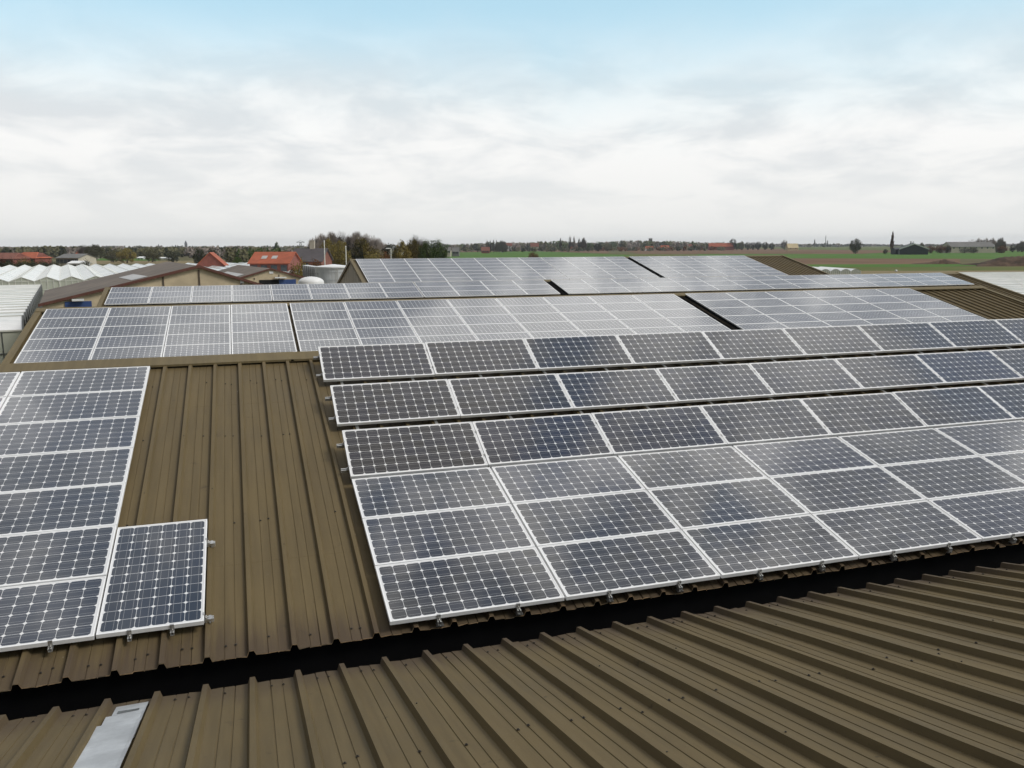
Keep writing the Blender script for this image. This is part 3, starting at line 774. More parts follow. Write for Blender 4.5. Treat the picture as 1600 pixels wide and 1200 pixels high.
# far one: ridges run away from us
f0 = on_z(-70, 432.5, -1.75); f1 = on_z(8, 432.5, -1.75)
O = Vector((on_z(53, 432.5, -1.75).x, on_z(53, 432.5, -1.75).y, 0)); scl = (140/ (O-Vector((CP.x, CP.y, 0))).length)
O = Vector((CP.x, CP.y, 0))+(O-Vector((CP.x, CP.y, 0)))*scl; zE = CP.z-(44.5/CF)*140; zA = zE+.62
greenhouse('wide white glasshouse at far left, row of small gables facing the viewer', O-Vector((*SD, 0))*(3.2*5), RD, 3.2, 22, 104, zE, zA, step=.8, barw=.07)
# nearer one at the left edge: ridges run to the left, sawtooth side towards us
cn = Vector((-14.0, 51.6, 0)); 
greenhouse('pale glasshouse at the left edge with sawtooth side beside the barn', cn, (-SD[0], -SD[1]), 3.2, 17, 60, -1.85, -1.1, 'darkbar', step=.8, barw=.05)
# right-hand one
rd_ = Matrix.Rotation(R(1.0), 3, 'Z') @ Vector((_r0.x, _r0.y, 0)).normalized()
q = at(1498, 424.6, 118)
greenhouse('large white glasshouse roof beyond the right end of the sheds', (q.x, q.y), rd_, 3.2, 20, 60, CP.z-(44/CF)*116-.65, CP.z-(44/CF)*116-.05, shear=-.56)
def tunnels():
    t = thing('polytunnel', 'low white polytunnel with five arched ends behind the farthest shed', 'polytunnel')
    q = at(1274, 424, 190); rdv = (_r0*.92+Vector((_fw.x, _fw.y, 0))*.2).normalized(); sdv = Vector((_fw.x, _fw.y, 0)).normalized()
    cover = MB(); ends = MB(); Z0 = G; n = 10
    for i in range(5):
        o = Vector((q.x, q.y, 0))+_r0*(i*2.3)-Vector((_r0.z, 0, 0))
        for k in range(n):
            a, b = math.pi*k/n, math.pi*(k+1)/n
            pa = o-_r0*(1.15*math.cos(a))+Vector((0, 0, Z0+1.35+.95*math.sin(a))); pb = o-_r0*(1.15*math.cos(b))+Vector((0, 0, Z0+1.35+.95*math.sin(b)))
            cover.quad(pa, pb, pb+sdv*22, pa+sdv*22)
        pts = [o-_r0*(1.15*math.cos(math.pi*k/n))+Vector((0, 0, Z0+1.35+.95*math.sin(math.pi*k/n)))+sdv*.02 for k in range(n+1)]
        ends.poly([o-_r0*1.15+Vector((0, 0, Z0))+sdv*.02]+pts+[o+_r0*1.15+Vector((0, 0, Z0))+sdv*.02])
        for k in range(6):
            p = o-_r0*(1.1-.44*k); ends.bar(p+Vector((0, 0, Z0)), p+Vector((0, 0, Z0+1.9)), .09, .09, 1)
    cover.build('cover', M['white'], t, True); ends.build('end_wall', [M['ghwall'], M['ghbar']], t)
tunnels()

# ------------------------------------------------------------------ tanks, container and poles in the yard
def yard():
    D = 80
    t = thing('water_tank', 'round grey steel tank with white lid behind the third roof', 'tank')
    c = at(521, 430, D); c.z = 0; r = (549-494)/2/CF*D; zt = at(521, 416.5, D).z
    b = MB(); b.tube((c.x, c.y, G), (c.x, c.y, zt-.1), r, r, 40); b.build('tank_wall', M['greyzinc'], t, False)
    for z in (zt-.5, zt-1.2, zt-1.9):
        h = MB(); h.tube((c.x, c.y, z), (c.x, c.y, z+.06), r+.03, r+.03, 40); h.build('hoop', M['greyzinc'], t)
    l = MB(); l.tube((c.x, c.y, zt-.1), (c.x, c.y, zt+.02), r+.12, r+.12, 40); l.tube((c.x, c.y, zt+.02), (c.x, c.y, zt+.22), r+.1, .15, 40); l.build('lid', M['white'], t)
    t = thing('tank_ladder', 'thin steel ladder and railing beside the round grey tank', 'ladder'); mb = MB()
    for dx in (0, 3.2): mb.bar((at(524+dx, 442, D-4).xy.to_3d()+Vector((0, 0, G))), at(524+dx, 418.5, D-4), .05)
    for i in range(14): mb.bar(at(524, 442-i*1.7, D-4), at(527.2, 442-i*1.7, D-4), .03)
    mb.bar(at(524, 421, D-4), at(540, 421, D-4), .04)
    mb.bar(at(540, 421, D-4), at(540, 442, D-4), .04); mb.build('rails', M['rail'], t)
    t = thing('domed_tank', 'white domed tank with a rail on top, left of the round tank', 'tank')
    D2 = 76; c = at(486, 440, D2); c.z = 0; r = 20/CF*D2; zt = at(486, 432, D2).z; z0 = at(488, 441, D2).z
    b = MB(); n, K = 28, 6; prev = None; k = 0
    prof = [(r, G), (r, z0)]+[(r*math.cos(a*math.pi/2/K), z0+(zt-z0)*math.sin(a*math.pi/2/K)) for a in range(1, K)]+[(.1, zt)]
    for (rr, z) in prof: b.v += [(c.x+rr*math.cos(2*math.pi*i/n), c.y+rr*math.sin(2*math.pi*i/n), z) for i in range(n)]
    for q in range(len(prof)-1):
        for i in range(n): b.f.append((q*n+i, q*n+(i+1) % n, (q+1)*n+(i+1) % n, (q+1)*n+i)); b.mi.append(0)
    b.f.append(tuple((len(prof)-1)*n+i for i in range(n))); b.mi.append(0); b.build('tank_body', M['white'], t, True)
    rl = MB()
    for i in range(6): p = at(479+i*3.6, 432, D2); rl.bar(p-Vector((0, 0, .3)), p+Vector((0, 0, .32)), .04)
    for y in (427.2, 429.5): rl.bar(at(479, y, D2), at(497, y, D2), .035)
    rl.build('railing', M['darkbar'], t)
    t = thing('storage_bin', 'grey slatted bin with sloping top edge left of the round tank', 'bin')
    b = MB(); D3 = 88
    p = [at(472.5, 423.5, D3), at(494, 424, D3), at(494, 417.5, D3), at(472.5, 414.5, D3)]
    p[0].z = G; p[1].z = G; b.prism(p, (0, 0, 0), Vector((_fw.x, _fw.y, 0))*2.2); b.build('bin_wall', M['greyzinc'], t)
    s = MB()
    for i in range(8): a = at(473+i*2.9, 424, D3-.1); c_ = at(473+i*2.9, 415+.45*i*.9, D3-.1); s.bar((a.x, a.y, G), c_, .07)
    s.build('slats', M['darkbar'], t)
    for (x, y1, D, lb) in ((507.5, 377.5, 86, 'tall white pole standing left of the round grey tank'), (541.2, 386, 90, 'shorter white pole beside the gable of the farthest shed')):
        t = thing('flagpole', lb, 'pole', group='white poles in the yard'); p = at(x, 440, D); a = Vector((p.x, p.y, G)); b = at(x-1, y1, D)
        m = MB(); m.tube(a, b, .085, .05, 10); m.build('pole', M['ghbar'], t); k = MB(); k.tube(b, b+Vector((0, 0, .12)), .07, .05, 8); k.build('finial', M['white'], t)
        ba = MB(); ba.box((a.x-.2, a.y-.2, G), (a.x+.2, a.y+.2, G+.25)); ba.build('base', M['concrete'], t)
    t = thing('street_lamp', 'pale lamp post with short arm in front of the autumn trees', 'street lamp'); D = 120; p = at(609.5, 404, D); a = Vector((p.x, p.y, G)); b = at(610.8, 389, D)
    m = MB(); m.tube(a, b, .09, .06, 8); m.tube(b, b+_r0*-.3+Vector((0, 0, .1)), .05, .05, 6); m.build('pole', M['ghbar'], t); h = MB(); h.box((-.35, -.12, -.08), (.1, .12, .06), 0, Matrix.Translation(b+_r0*-.35+Vector((0, 0, .1)))); h.build('lamp_head', M['white'], t)
yard()
# ------------------------------------------------------------------ houses and far buildings
M['tile'] = mat('orange_roof_tile', (.36, .088, .038), .8, 0, .18, 1.2)
M['tile2'] = mat('brown_red_roof_tile', (.20, .075, .05), .85, 0, .18, 1.2)
M['slate'] = mat('dark_slate_roof', (.075, .065, .068), .75, 0, .15, 1.5)
M['brick'] = mat('red_brick', (.22, .075, .055), .9, 0, .15, 2)
M['paleb'] = mat('pale_render', (.50, .45, .36), .85, 0, .1, 1)
M['cream'] = mat('cream_render', (.60, .50, .30), .85, 0, .08, 1)
M['greyroof'] = mat('grey_sheet_roof', (.15, .145, .135), .7, .1, .15, .6)
M['blackclad'] = mat('blue_black_cladding', (.030, .034, .040), .6, 0, .15, 1)
M['glass'] = mat('window_glass', (.06, .07, .08), .1, 0, .1, 1)
M['stone'] = mat('grey_stone_tower', (.17, .165, .16), .9, 0, .12, 1)
def house(name, label, cat, x0, x1, y_ridge, y_eave, D, depth=8.0, roofm='tile', wallm='brick', hip=.0, windows=3, chimney=None, skylights=0, yaw=0.0):
    """house with its ridge across the view, spanning photo columns x0..x1 at D metres"""
    a, b = at(x0, 390, D), at(x1, 390, D); Ld = Vector((b.x-a.x, b.y-a.y, 0)); L = Ld.length; Ld.normalize(); Ld = Matrix.Rotation(yaw, 3, 'Z') @ Ld
    bd = Vector((-Ld.y, Ld.x, 0)); zr = at((x0+x1)/2, y_ridge, D+depth/2).z; ze = at((x0+x1)/2, y_eave, D).z; O = Vector((a.x, a.y, 0))
    W = lambda s, l, z: O+Ld*s+bd*l+Vector((0, 0, z)); t = thing(name, label, cat)
    w = MB(); pr = [(0, G), (depth, G), (depth, ze), (depth/2, zr-.12), (0, ze)]
    w.prism([W(.1, l, z) for l, z in pr], (0, 0, 0), Ld*(L-.2)); w.build('wall', M[wallm], t)
    r = MB(); ov = .35; dz = (zr-ze)/(depth/2)*ov
    for l0, l1 in ((-ov, depth/2), (depth+ov, depth/2)):
        p = [W(-.25, l0, ze-dz), W(L+.25, l0, ze-dz), W(L+.25-hip*L, l1, zr), W(-.25+hip*L, l1, zr)]; q = [v+Vector((0, 0, .1)) for v in p]
        r.poly(p); r.poly(q)
        for i in range(4): r.quad(p[i], p[(i+1) % 4], q[(i+1) % 4], q[i])
    if hip:
        for s, sg in ((-.25, 1), (L+.25, -1)): r.poly([W(s, -ov, ze-dz+.1), W(s, depth+ov, ze-dz+.1), W(s+sg*hip*L, depth/2, zr+.1)])
    ro = r.build('roof', M[roofm], t)
    for i in range(windows):
        s = L*(i+.5)/windows; hgt = min(1.3, max(.5, (ze-G)*.3)); f = MB()
        zc = ze-.4-hgt; f.box((0, 0, 0), (1.1, .08, hgt)); Mx = Matrix(((Ld.x, bd.x, 0, 0), (Ld.y, bd.y, 0, 0), (0, 0, 1, 0), (0, 0, 0, 1))); Mx.translation = W(s-.55, -.06, zc)
        f.v = [tuple(Mx @ Vector(v)) for v in f.v]; f.build('window', M['glass'], t)
    if skylights:
        for i in range(skylights):
            s = L*(.24+.26*i); f = MB(); l0, l1 = depth*.16, depth*.30; zf = lambda l: ze+(zr-ze)*l/(depth/2)+.16
            f.quad(W(s, l0, zf(l0)), W(s+1.0, l0, zf(l0)), W(s+1.0, l1, zf(l1)), W(s, l1, zf(l1))); f.build('roof_window', M['skylight'], ro)
    if chimney is not None:
        c = MB(); s = L*chimney; Mx = Matrix(((Ld.x, bd.x, 0, 0), (Ld.y, bd.y, 0, 0), (0, 0, 1, 0), (0, 0, 0, 1))); Mx.translation = W(s, depth/2-.4, zr-.5)
        c.box((-.45, 0, 0), (.45, .8, 2.0), 0, Mx); c.box((-.52, -.07, 2.0), (.52, .87, 2.12), 0, Mx); c.build('chimney', M['paleb'], ro)
    return t
house('house', 'long house with brown red roof at the far left edge', 'house', -30, 19, 395.5, 404.5, 240, 9, 'tile2', hip=.12)
house('house', 'house with bright orange red roof behind the far left hedge', 'house', 15, 54, 394.5, 403.5, 250, 9, 'tile', hip=.25)
house('farmhouse', 'long farmhouse with orange tiled roof and two small roof windows', 'house', 388, 450, 394.3, 411, 150, 9, 'tile', 'brick', skylights=2, windows=4)
house('farmhouse', 'dark slate roofed farmhouse with a pale chimney right of the orange roof', 'house', 452, 502, 388.5, 408, 165, 10, 'slate', 'tile2', chimney=.54, windows=3)
gable_building('house', 'red brick gable of a house with orange roof edges behind the barn ridge', 'house', at(327.5, 394.2, 190), 2.9, 2.75, (.06, 1), 10, roofm='tile', wallm='brick', fas='tile', over=.3)
house('farm_shed', 'grey roofed farm shed with pale walls behind the far left glasshouse', 'shed', 86, 121, 397, 403.2, 270, 12, 'greyroof', 'paleb', windows=6)
house('farm_shed', 'small white roofed lean-to in front of the grey farm shed', 'shed', 104, 124, 408, 411.5, 255, 6, 'white', 'white', windows=1)
for i, (x0, x1, yr, ye, D, rm, wm, lb) in enumerate((
    (118, 127, 391, 396, 560, 'tile', 'paleb', 'tiny red roofed house left of the bushy bare tree'), (132, 144, 393.2, 397.5, 560, 'tile', 'paleb', 'small orange roofed house under the bushy bare tree'),
    (213, 223, 401, 403, 560, 'white', 'white', 'low white building in the trees behind the barn, left one'), (243, 261, 402, 403.4, 560, 'white', 'white', 'long low white shed in the trees behind the barn'),
    (892, 909, 385.3, 388.4, 1150, 'tile', 'paleb', 'leftmost orange roofed house at the wood edge, left of the tower'), (755, 764, 388.4, 392, 1000, 'tile2', 'white', 'pale farmhouse with tiled roof at the green field edge'),
    (786, 800, 379.5, 384, 1300, 'tile2', 'white', 'white walled house among poplars above the green field'), (829, 842, 379.6, 385, 1200, 'tile2', 'paleb', 'brown red roofed house above the autumn bush'),
    (1009, 1021, 384.8, 388.3, 1200, 'tile', 'white', 'orange roofed house with white gable below the stone tower'), (1033, 1046, 383.5, 388, 1200, 'tile', 'brick', 'orange roofed barn right of the stone tower'),
    (1075, 1090, 381.2, 385, 1300, 'tile2', 'paleb', 'brown roofed house between dark trees and the long red roof'), (1108, 1147, 379.8, 385, 1250, 'tile', 'brick', 'long red roofed farm at the foot of the tall dark tree'),
    (1231, 1247.5, 380.6, 387, 1100, 'cream', 'cream', 'cream coloured flat building on the right horizon'),
    (695, 704, 386.5, 391.5, 620, 'greyroof', 'paleb', 'pale house just right of the dark green trees'), (706, 717, 386.5, 393, 640, 'greyroof', 'stone', 'grey shed beside the pale house right of the dark trees'),
    (752, 765, 386, 391.5, 900, 'tile2', 'brick', 'low brick farm left of the row of poplars'))):
    house('distant_house', lb, 'house', x0, x1, yr, ye, D, 9, rm, wm, windows=2)
# dark barn and long grey barn on the right horizon
gable_building('barn', 'blue black barn with white roof edge on the right horizon', 'barn', at(1429, 380.3, 620), 9.5, 3.6, (.62, .78), 26, roofm='blackclad', wallm='blackclad', fas='white', over=.5, fh=.75)
house('farm_shed', 'low dark lean-to left of the blue black barn', 'shed', 1399, 1424, 386.6, 389.5, 640, 8, 'blackclad', 'blackclad', windows=1)
house('long_barn', 'long barn with grey roof on the right horizon behind dark bushes', 'barn', 1486, 1556, 378, 385.5, 720, 18, 'greyroof', 'paleb', windows=8)
def towers():
    def tower(name, label, x, yt, yb, D, wpx, spire):
        p = at(x, yt, D); w = wpx/CF*D/2; t = thing(name, label, 'tower' if not spire else 'church tower'); zt = p.z
        zs = at(x, yb, D).z if spire else zt
        b = MB(); b.box((p.x-w, p.y-w, G), (p.x+w, p.y+w, zs)); b.build('tower_wall', M['stone'], t)
        if spire:
            s = MB(); k = [(p.x-w*1.08, p.y-w*1.08), (p.x+w*1.08, p.y-w*1.08), (p.x+w*1.08, p.y+w*1.08), (p.x-w*1.08, p.y+w*1.08)]
            for i in range(4): s.poly([(*k[i], zs), (*k[(i+1) % 4], zs), (p.x, p.y, zt)])
            s.build('spire', M['slate'], t)
        else:
            s = MB(); s.box((p.x-w*1.1, p.y-w*1.1, zt), (p.x+w*1.1, p.y+w*1.1, zt+w*.25))
            for dx in (-1, 1):
                for dy in (-1, 1): s.box((p.x+dx*w*.95-w*.2, p.y+dy*w*.95-w*.2, zt+w*.25), (p.x+dx*w*.95+w*.2, p.y+dy*w*.95+w*.2, zt+w*.55))
            s.build('parapet', M['stone'], t)
        o = MB()
        for dx in (-.4, .4): o.box((p.x+dx*w-w*.15, p.y-w-.1, zs-w*1.6), (p.x+dx*w+w*.15, p.y-w, zs-w*.6))
        o.build('belfry_opening', M['blackhole'], t)
    tower('church_tower', 'tall church tower on the left horizon, highest of its cluster', 290, 375.5, 380.5, 2600, 4.0, True)
    tower('church_tower', 'thin church spire left of the tallest church tower', 247.5, 380.5, 384, 2600, 1.6, True)
    tower('church_tower', 'small spire just left of the tallest church tower', 274, 382, 385, 2600, 1.6, True)
    tower('stone_tower', 'square grey tower rising above the village trees', 1016.5, 373.2, 380, 1500, 4.0, False)
    t = thing('mast', 'thin tall mast on the right horizon left of the round tree', 'mast'); p = at(1290.5, 368, 2400); m = MB(); m.tube((p.x, p.y, G), p, 1.1, .7, 8); m.build('pole', M['stone'], t)
    m = MB(); m.box((p.x-2, p.y-2, G), (p.x+2, p.y+2, G+5)); m.build('base', M['stone'], t)
    t = thing('pylon', 'small lattice pylon with crossarm above the slate roof', 'pylon'); D = 900; c = at(469.5, 378.5, D); m = MB()
    for dx in (-1, 1):
        for dy in (-1, 1): m.bar((c.x+dx*2.6, c.y+dy*2.6, G), (c.x+dx*.6, c.y+dy*.6, c.z), .35)
    for i in range(6):
        f0, f1 = i/6, (i+1)/6; z0, z1 = G+(c.z-G)*f0, G+(c.z-G)*f1; w0, w1 = 2.6-2*f0, 2.6-2*f1
        m.bar((c.x-w0, c.y-w0, z0), (c.x+w1, c.y-w1, z1), .22); m.bar((c.x+w0, c.y-w0, z0), (c.x-w1, c.y-w1, z1), .22)
    m.build('lattice', M['darkbar'], t); a = MB(); a.bar(c-_r0*4.3, c+_r0*4.3, .5, .5); a.bar(c-_r0*4.3+Vector((0, 0, 0)), c+Vector((0, 0, 1.6)), .25); a.bar(c+_r0*4.3, c+Vector((0, 0, 1.6)), .25); a.build('crossarm', M['darkbar'], t)
towers()
def bales():
    for i, (x, y, D) in enumerate(((1454, 411.6, 290), (1400, 424, 236), (1496, 392.4, 700), (1517, 392.2, 700), (1527, 391.6, 700), (1540, 392, 700), (1556, 392.2, 700), (1569, 392.3, 700), (1582, 391.8, 700), (1596, 391.6, 700), (1451, 390.6, 690), (1402, 392.6, 720))):
        p = on_z(x, y+.8, G); r = 1.0/CF*(p-CP).length*1.15; r = min(max(r, .3), .9)
        b = MB(); n = 14; pr = [(-.95, .80), (-.85, .96), (-.5, 1.0), (.5, 1.0), (.85, .96), (.95, .80)]
        for (l, q) in pr: b.v += [(p.x+r*.9*l, p.y+r*q*math.cos(2*math.pi*k/n), G+r+r*q*math.sin(2*math.pi*k/n)) for k in range(n)]
        for s in range(len(pr)-1):
            for k in range(n): b.f.append((s*n+k, s*n+(k+1) % n, (s+1)*n+(k+1) % n, (s+1)*n+k)); b.mi.append(0)
        b.f.append(tuple(range(n))); b.mi.append(0); b.f.append(tuple((len(pr)-1)*n+k for k in range(n))); b.mi.append(0)
        lab = ('white bale on the grass in front of the low earth bank', 'pale bale at the near field edge behind the third roof')[i] if i < 2 else ('white bale in the field corner beside the long grey barn', 'lone white bale near the blue black barn')[i-10] if i >= 10 else f'{ORD[i-1]} from left of the white bales lined up before the long barn'
        tag(b.build('wrapped_bale', M['white'], smooth=False), lab, 'bale', 'white bales in the fields')
bales()

# ------------------------------------------------------------------ trees
def leaf_mat(name, a, b_, c):
    m, t, b = new_mat(name); g = t.node('ShaderNodeNewGeometry'); tc = t.node('ShaderNodeTexCoord')
    n = t.noise(tc.outputs['Object'], 5.0, 3, .6); ri = g.outputs['Random Per Island']
    oi = t.node('ShaderNodeObjectInfo').outputs['Random']
    cc = t.mix(t.sstep(n, .38, .62), a, b_); cc = t.mix(t.m('MULTIPLY', ri, .55), cc, c)
    cc = t.mix(t.m('MULTIPLY', oi, .25), cc, b_)
    t.put(b.inputs['Base Color'], cc); b.inputs['Roughness'].default_value = .8; b.inputs['Specular IOR Level'].default_value = .15
    return m
M['leaf_autumn'] = leaf_mat('autumn_leaves', (.135, .112, .030), (.23, .175, .045), (.17, .135, .033))
M['leaf_red'] = leaf_mat('rusty_leaves', (.085, .040, .015), (.18, .075, .024), (.11, .06, .02))
M['leaf_green'] = leaf_mat('dark_green_leaves', (.032, .055, .012), (.075, .110, .022), (.05, .065, .015))
M['leaf_dull'] = leaf_mat('dull_olive_leaves', (.095, .092, .048), (.15, .14, .072), (.12, .105, .055))
M['leaf_bare'] = leaf_mat('bare_twigs', (.20, .165, .14), (.26, .22, .19), (.23, .19, .16))
M['leaf_dark'] = leaf_mat('dark_evergreen', (.030, .036, .016), (.055, .058, .026), (.045, .040, .02))
M['bark'] = mat('bark', (.07, .055, .042), .95, 0, .25, 4)
def crown_mesh(name, m, seed, n=2600, shape='round', leaf=.030, twig=False):
    """unit crown (height 1, width about 1) of many small leaf faces in clumps, base at z=0"""
    rn = random.Random(seed); mb = MB(); cl = []
    for _ in range(60):
        while True:
            x, y, z = rn.uniform(-1, 1), rn.uniform(-1, 1), rn.uniform(-1, 1)
            if x*x+y*y+z*z < 1: break
        if shape == 'round': c = Vector((x*.40, y*.40, .60+z*.34)); r = rn.uniform(.09, .17)
        elif shape == 'column': f = (z+1)/2; w = .42*math.sin(math.pi*min(1, f*.85+.13))**.7; c = Vector((x*w, y*w, .08+f*.86)); r = rn.uniform(.07, .12)
        elif shape == 'bush': c = Vector((x*.42, y*.42, .38+z*.34)); r = rn.uniform(.12, .2)
        else:
            q = max(0, 1-abs(z)**(2.6 if z > 0 else 6))**.5; an = math.atan2(y, x); rr = (x*x+y*y)**.5
            c = Vector((.40*math.cos(an)*q*min(1, rr*1.3), .40*math.sin(an)*q*min(1, rr*1.3), .47+z*.43)); r = rn.uniform(.09, .16)
        cl.append((c, r))
    for i in range(n):
        c, r = rn.choice(cl); d = Vector((rn.gauss(0, 1), rn.gauss(0, 1), rn.gauss(0, 1))).normalized()*r*rn.random()**.4; p = c+d
        if p.z < .02: continue
        a = Vector((rn.gauss(0, 1), rn.gauss(0, 1), rn.gauss(0, 1))).normalized(); b = a.orthogonal().normalized()
        if twig:
            a = (Vector((d.x*.8, d.y*.8, abs(d.z)+.10))).normalized(); b = a.orthogonal().normalized(); l = leaf*rn.uniform(2.0, 4.5); w = leaf*.22
        else: l = leaf*rn.uniform(.6, 1.3); w = l*rn.uniform(.55, .95)
        mb.poly([p-a*l*.5, p+b*w*.5, p+a*l*.5, p-b*w*.5])
    return mb.mesh(name, m)
def trunk_mesh(seed, shape):
    rn = random.Random(seed); mb = MB(); top = .62 if shape != 'column' else .9
    mb.tube((0, 0, 0), (.01, .005, .25), .035, .028, 8); mb.tube((.01, .005, .25), (0, .01, top), .028, .010, 8)
    if shape != 'column':
        for i in range(7):
            z = rn.uniform(.22, .55); an = rn.uniform(0, 6.28); r = rn.uniform(.2, .36)
            mb.tube((.005, .005, z), (r*math.cos(an), r*math.sin(an), z+rn.uniform(.15, .32)), .014, .004, 6)
    return mb.mesh('trunk', M['bark'])
PROTO = {}
for nm, m, sh, n, lf, tw in (('autumn', 'leaf_autumn', 'full', 6000, .040, False), ('rusty', 'leaf_red', 'bush', 4500, .042, False), ('green', 'leaf_green', 'full', 6500, .040, False), ('dull', 'leaf_dull', 'full', 6500, .038, False),
                             ('bare', 'leaf_bare', 'full', 12000, .036, True), ('poplar', 'leaf_bare', 'column', 5000, .07, True), ('rustpoplar', 'leaf_red', 'column', 4500, .075, False), ('dark', 'leaf_dark', 'full', 4500, .042, False), ('bush', 'leaf_autumn', 'bush', 2600, .042, False), ('darkbush', 'leaf_dark', 'bush', 2400, .042, False)):
    PROTO[nm] = (crown_mesh('crown', M[m], hash(nm) % 1000 if False else sum(map(ord, nm)), n, sh, lf, tw), trunk_mesh(sum(map(ord, nm)), sh))
trnd = random.Random(9)
def tree(kind, x, y_top, D, wpx, label, group=None, name='tree', cat='tree', base=G):
    p = at(x, y_top, D); h = (p.z-base)*(1.05 if D < 400 else 1.0); w = wpx/CF*D/.95
    t = thing(name, label, cat, (p.x, p.y, base), (0, 0, trnd.uniform(0, 6.28)), group)
    t.scale = (w, w, h/.97)
    for nm, me in (('trunk', PROTO[kind][1]), ('crown', PROTO[kind][0])): link(bpy.data.objects.new(nm, me), t)
    return t
# the big clump left of the farthest shed
for i, (x, yt, w) in enumerate(((502, 370, 26), (519, 367.5, 26), (537, 366, 28), (556, 367, 28), (574, 369.5, 24), (590, 376, 20))):
    tree('bare', x, yt, 300, w*1.7, f'bare grey brown tree behind the autumn trees, {ORD[i+1]} from left in its row', 'row of bare trees', 'bare_tree')
tree('autumn', 515, 376, 215, 40, 'yellow brown autumn tree between the two white poles, left one', 'autumn trees')
tree('autumn', 531, 378, 210, 37, 'yellow brown autumn tree beside the shorter white pole', 'autumn trees')
tree('autumn', 566, 374, 225, 48, 'tall olive brown tree behind the gable of the farthest shed', 'autumn trees')
tree('dark', 552, 378, 220, 32, 'dark green tree left of the tall olive brown tree', 'autumn trees')
tree('bush', 586, 380, 220, 37, 'rounded olive tree right of the tall olive brown tree', 'autumn trees')
tree('rusty', 602, 387, 200, 22, 'low rusty bush left of the lamp post', 'autumn trees', 'bush', 'bush')
tree('dark', 611, 380, 260, 32, 'dark pine behind the lamp post', 'autumn trees')
tree('autumn', 628, 378.5, 205, 32, 'brownish tree right of the lamp post', 'autumn trees')
tree('autumn', 648, 375.5, 210, 37, 'tall orange brown tree left of the dark green pair', 'autumn trees')
tree('bare', 652, 372.5, 235, 35, 'thin bare tree rising behind the orange brown tree', 'autumn trees', 'bare_tree')
tree('green', 668, 376.5, 200, 32, 'dark green leafy tree, left one of the pair at clump end', 'autumn trees')
tree('green', 684, 375.5, 205, 35, 'dark green leafy tree at the right end of the clump', 'autumn trees')
tree('rusty', 492, 398, 140, 30, 'reddish bush under the slate roof', None, 'bush', 'bush')
tree('bush', 467, 390, 130, 32, 'brown green bush right of the orange farmhouse roof', None, 'bush', 'bush')
tree('rusty', 455, 404, 126, 12, 'small reddish bush at the gable of the orange farmhouse', None, 'bush', 'bush')
tree('green', 499, 390, 170, 22, 'dark green tree at the right end of the slate roof', None)
for x, yt, w, lb, kd in ((40, 397, 30, 'olive hedge bush before the orange red roof at far left', 'bush'), (66, 399.5, 30, 'olive brown bush in the middle of the far left hedge', 'bush'), (88, 401.5, 26, 'dark bush at the right end of the far left hedge', 'darkbush'), (134, 400.5, 26, 'dark green bush right of the grey farm shed', 'darkbush')):
    tree(kd, x, yt, 232, w, lb, 'bushes behind the far left glasshouse', 'bush', 'bush')
for i in range(7):
    tree('darkbush', -12+i*15, 398.5+.5*i, 228, 34, f'dark clipped hedge bush along the far left glasshouse, {ORD[i+1]} from left', 'bushes behind the far left glasshouse', 'bush', 'bush')
tree('dull', 146, 380.5, 520, 30, 'broad bare rounded tree highest on the left skyline', None)
tree('bare', 133, 383, 540, 24, 'bare tree left of the highest tree on the left skyline')
tree('dark', 311, 386.8, 330, 21, 'round dark tree left of the red brick gable')
tree('dark', 331, 387.2, 345, 18, 'round dark tree behind the red brick gable')
tree('autumn', 197, 387.5, 430, 30, 'olive yellow tree left of the barn ridge')
tree('dull', 176, 390, 450, 22, 'small olive tree between skyline tree and yellow tree')
tree('dull', 237, 388, 450, 24, 'grey green tree behind the barn ridge')
tree('dark', 270, 390, 450, 22, 'dark low tree below the church tower')
tree('green', 432, 377.5, 700, 9, 'small spiky tree on the skyline above the orange farmhouse')
tree('green', 371, 402, 230, 18, 'low green bush left of the orange farmhouse', None, 'bush', 'bush')
tree('rusty', 833, 388.6, 330, 18, 'lone reddish brown bush at the edge of the farthest roof', None, 'bush', 'bush')
tree('dull', 1338, 371.5, 690, 18, 'lone rounded grey green tree standing in the right field')
tree('rustpoplar', 1395.3, 362.5, 660, 6.2, 'tall narrow reddish poplar left of the blue black barn', None, 'poplar')
tree('darkbush', 1383.5, 385.5, 650, 8, 'low dark bush at the foot of the tall poplar', None, 'bush', 'bush')
tree('dark', 1425, 375.5, 720, 8, 'dark conifer behind the blue black barn roof')
tree('dull', 1441, 378, 740, 8, 'olive tree at the right end of the blue black barn')
for x, w, kd, lb in ((1455, 14, 'rusty', 'rusty bush just right of the blue black barn'), (1470, 16, 'rusty', 'middle rusty bush between the two right barns'), (1481, 12, 'rusty', 'rusty bush at the left end of the long grey barn')):
    tree(kd, x, 380, 700, w, lb, 'rusty bushes between the barns', 'bush', 'bush')
for x, w, lb in ((1508, 16, 'dark bush in front of the long barn, left one'), (1522, 18, 'dark bush in front of the long barn, right one')): tree('darkbush', x, 383, 690, w, lb, 'dark bushes at the long barn', 'bush', 'bush')
for i, x in enumerate((1519, 1530, 1541, 1551)): tree('bare', x, 372.5, 800, 13, f'bare tree rising behind the long grey barn roof, {ORD[i+1]} from left', 'bare trees behind the long barn', 'bare_tree')
tree('bare', 1564, 372, 690, 15, 'dark bare tree at the right end of the long barn', None, 'bare_tree'); tree('rusty', 1566, 381, 680, 16, 'red leaved bush under the dark bare tree', None, 'bush', 'bush')
tree('dark', 1583, 381, 760, 9, 'small dark tree left of the right picture edge'); tree('bare', 1598, 377, 760, 16, 'bare tree at the right picture edge', None, 'bare_tree')
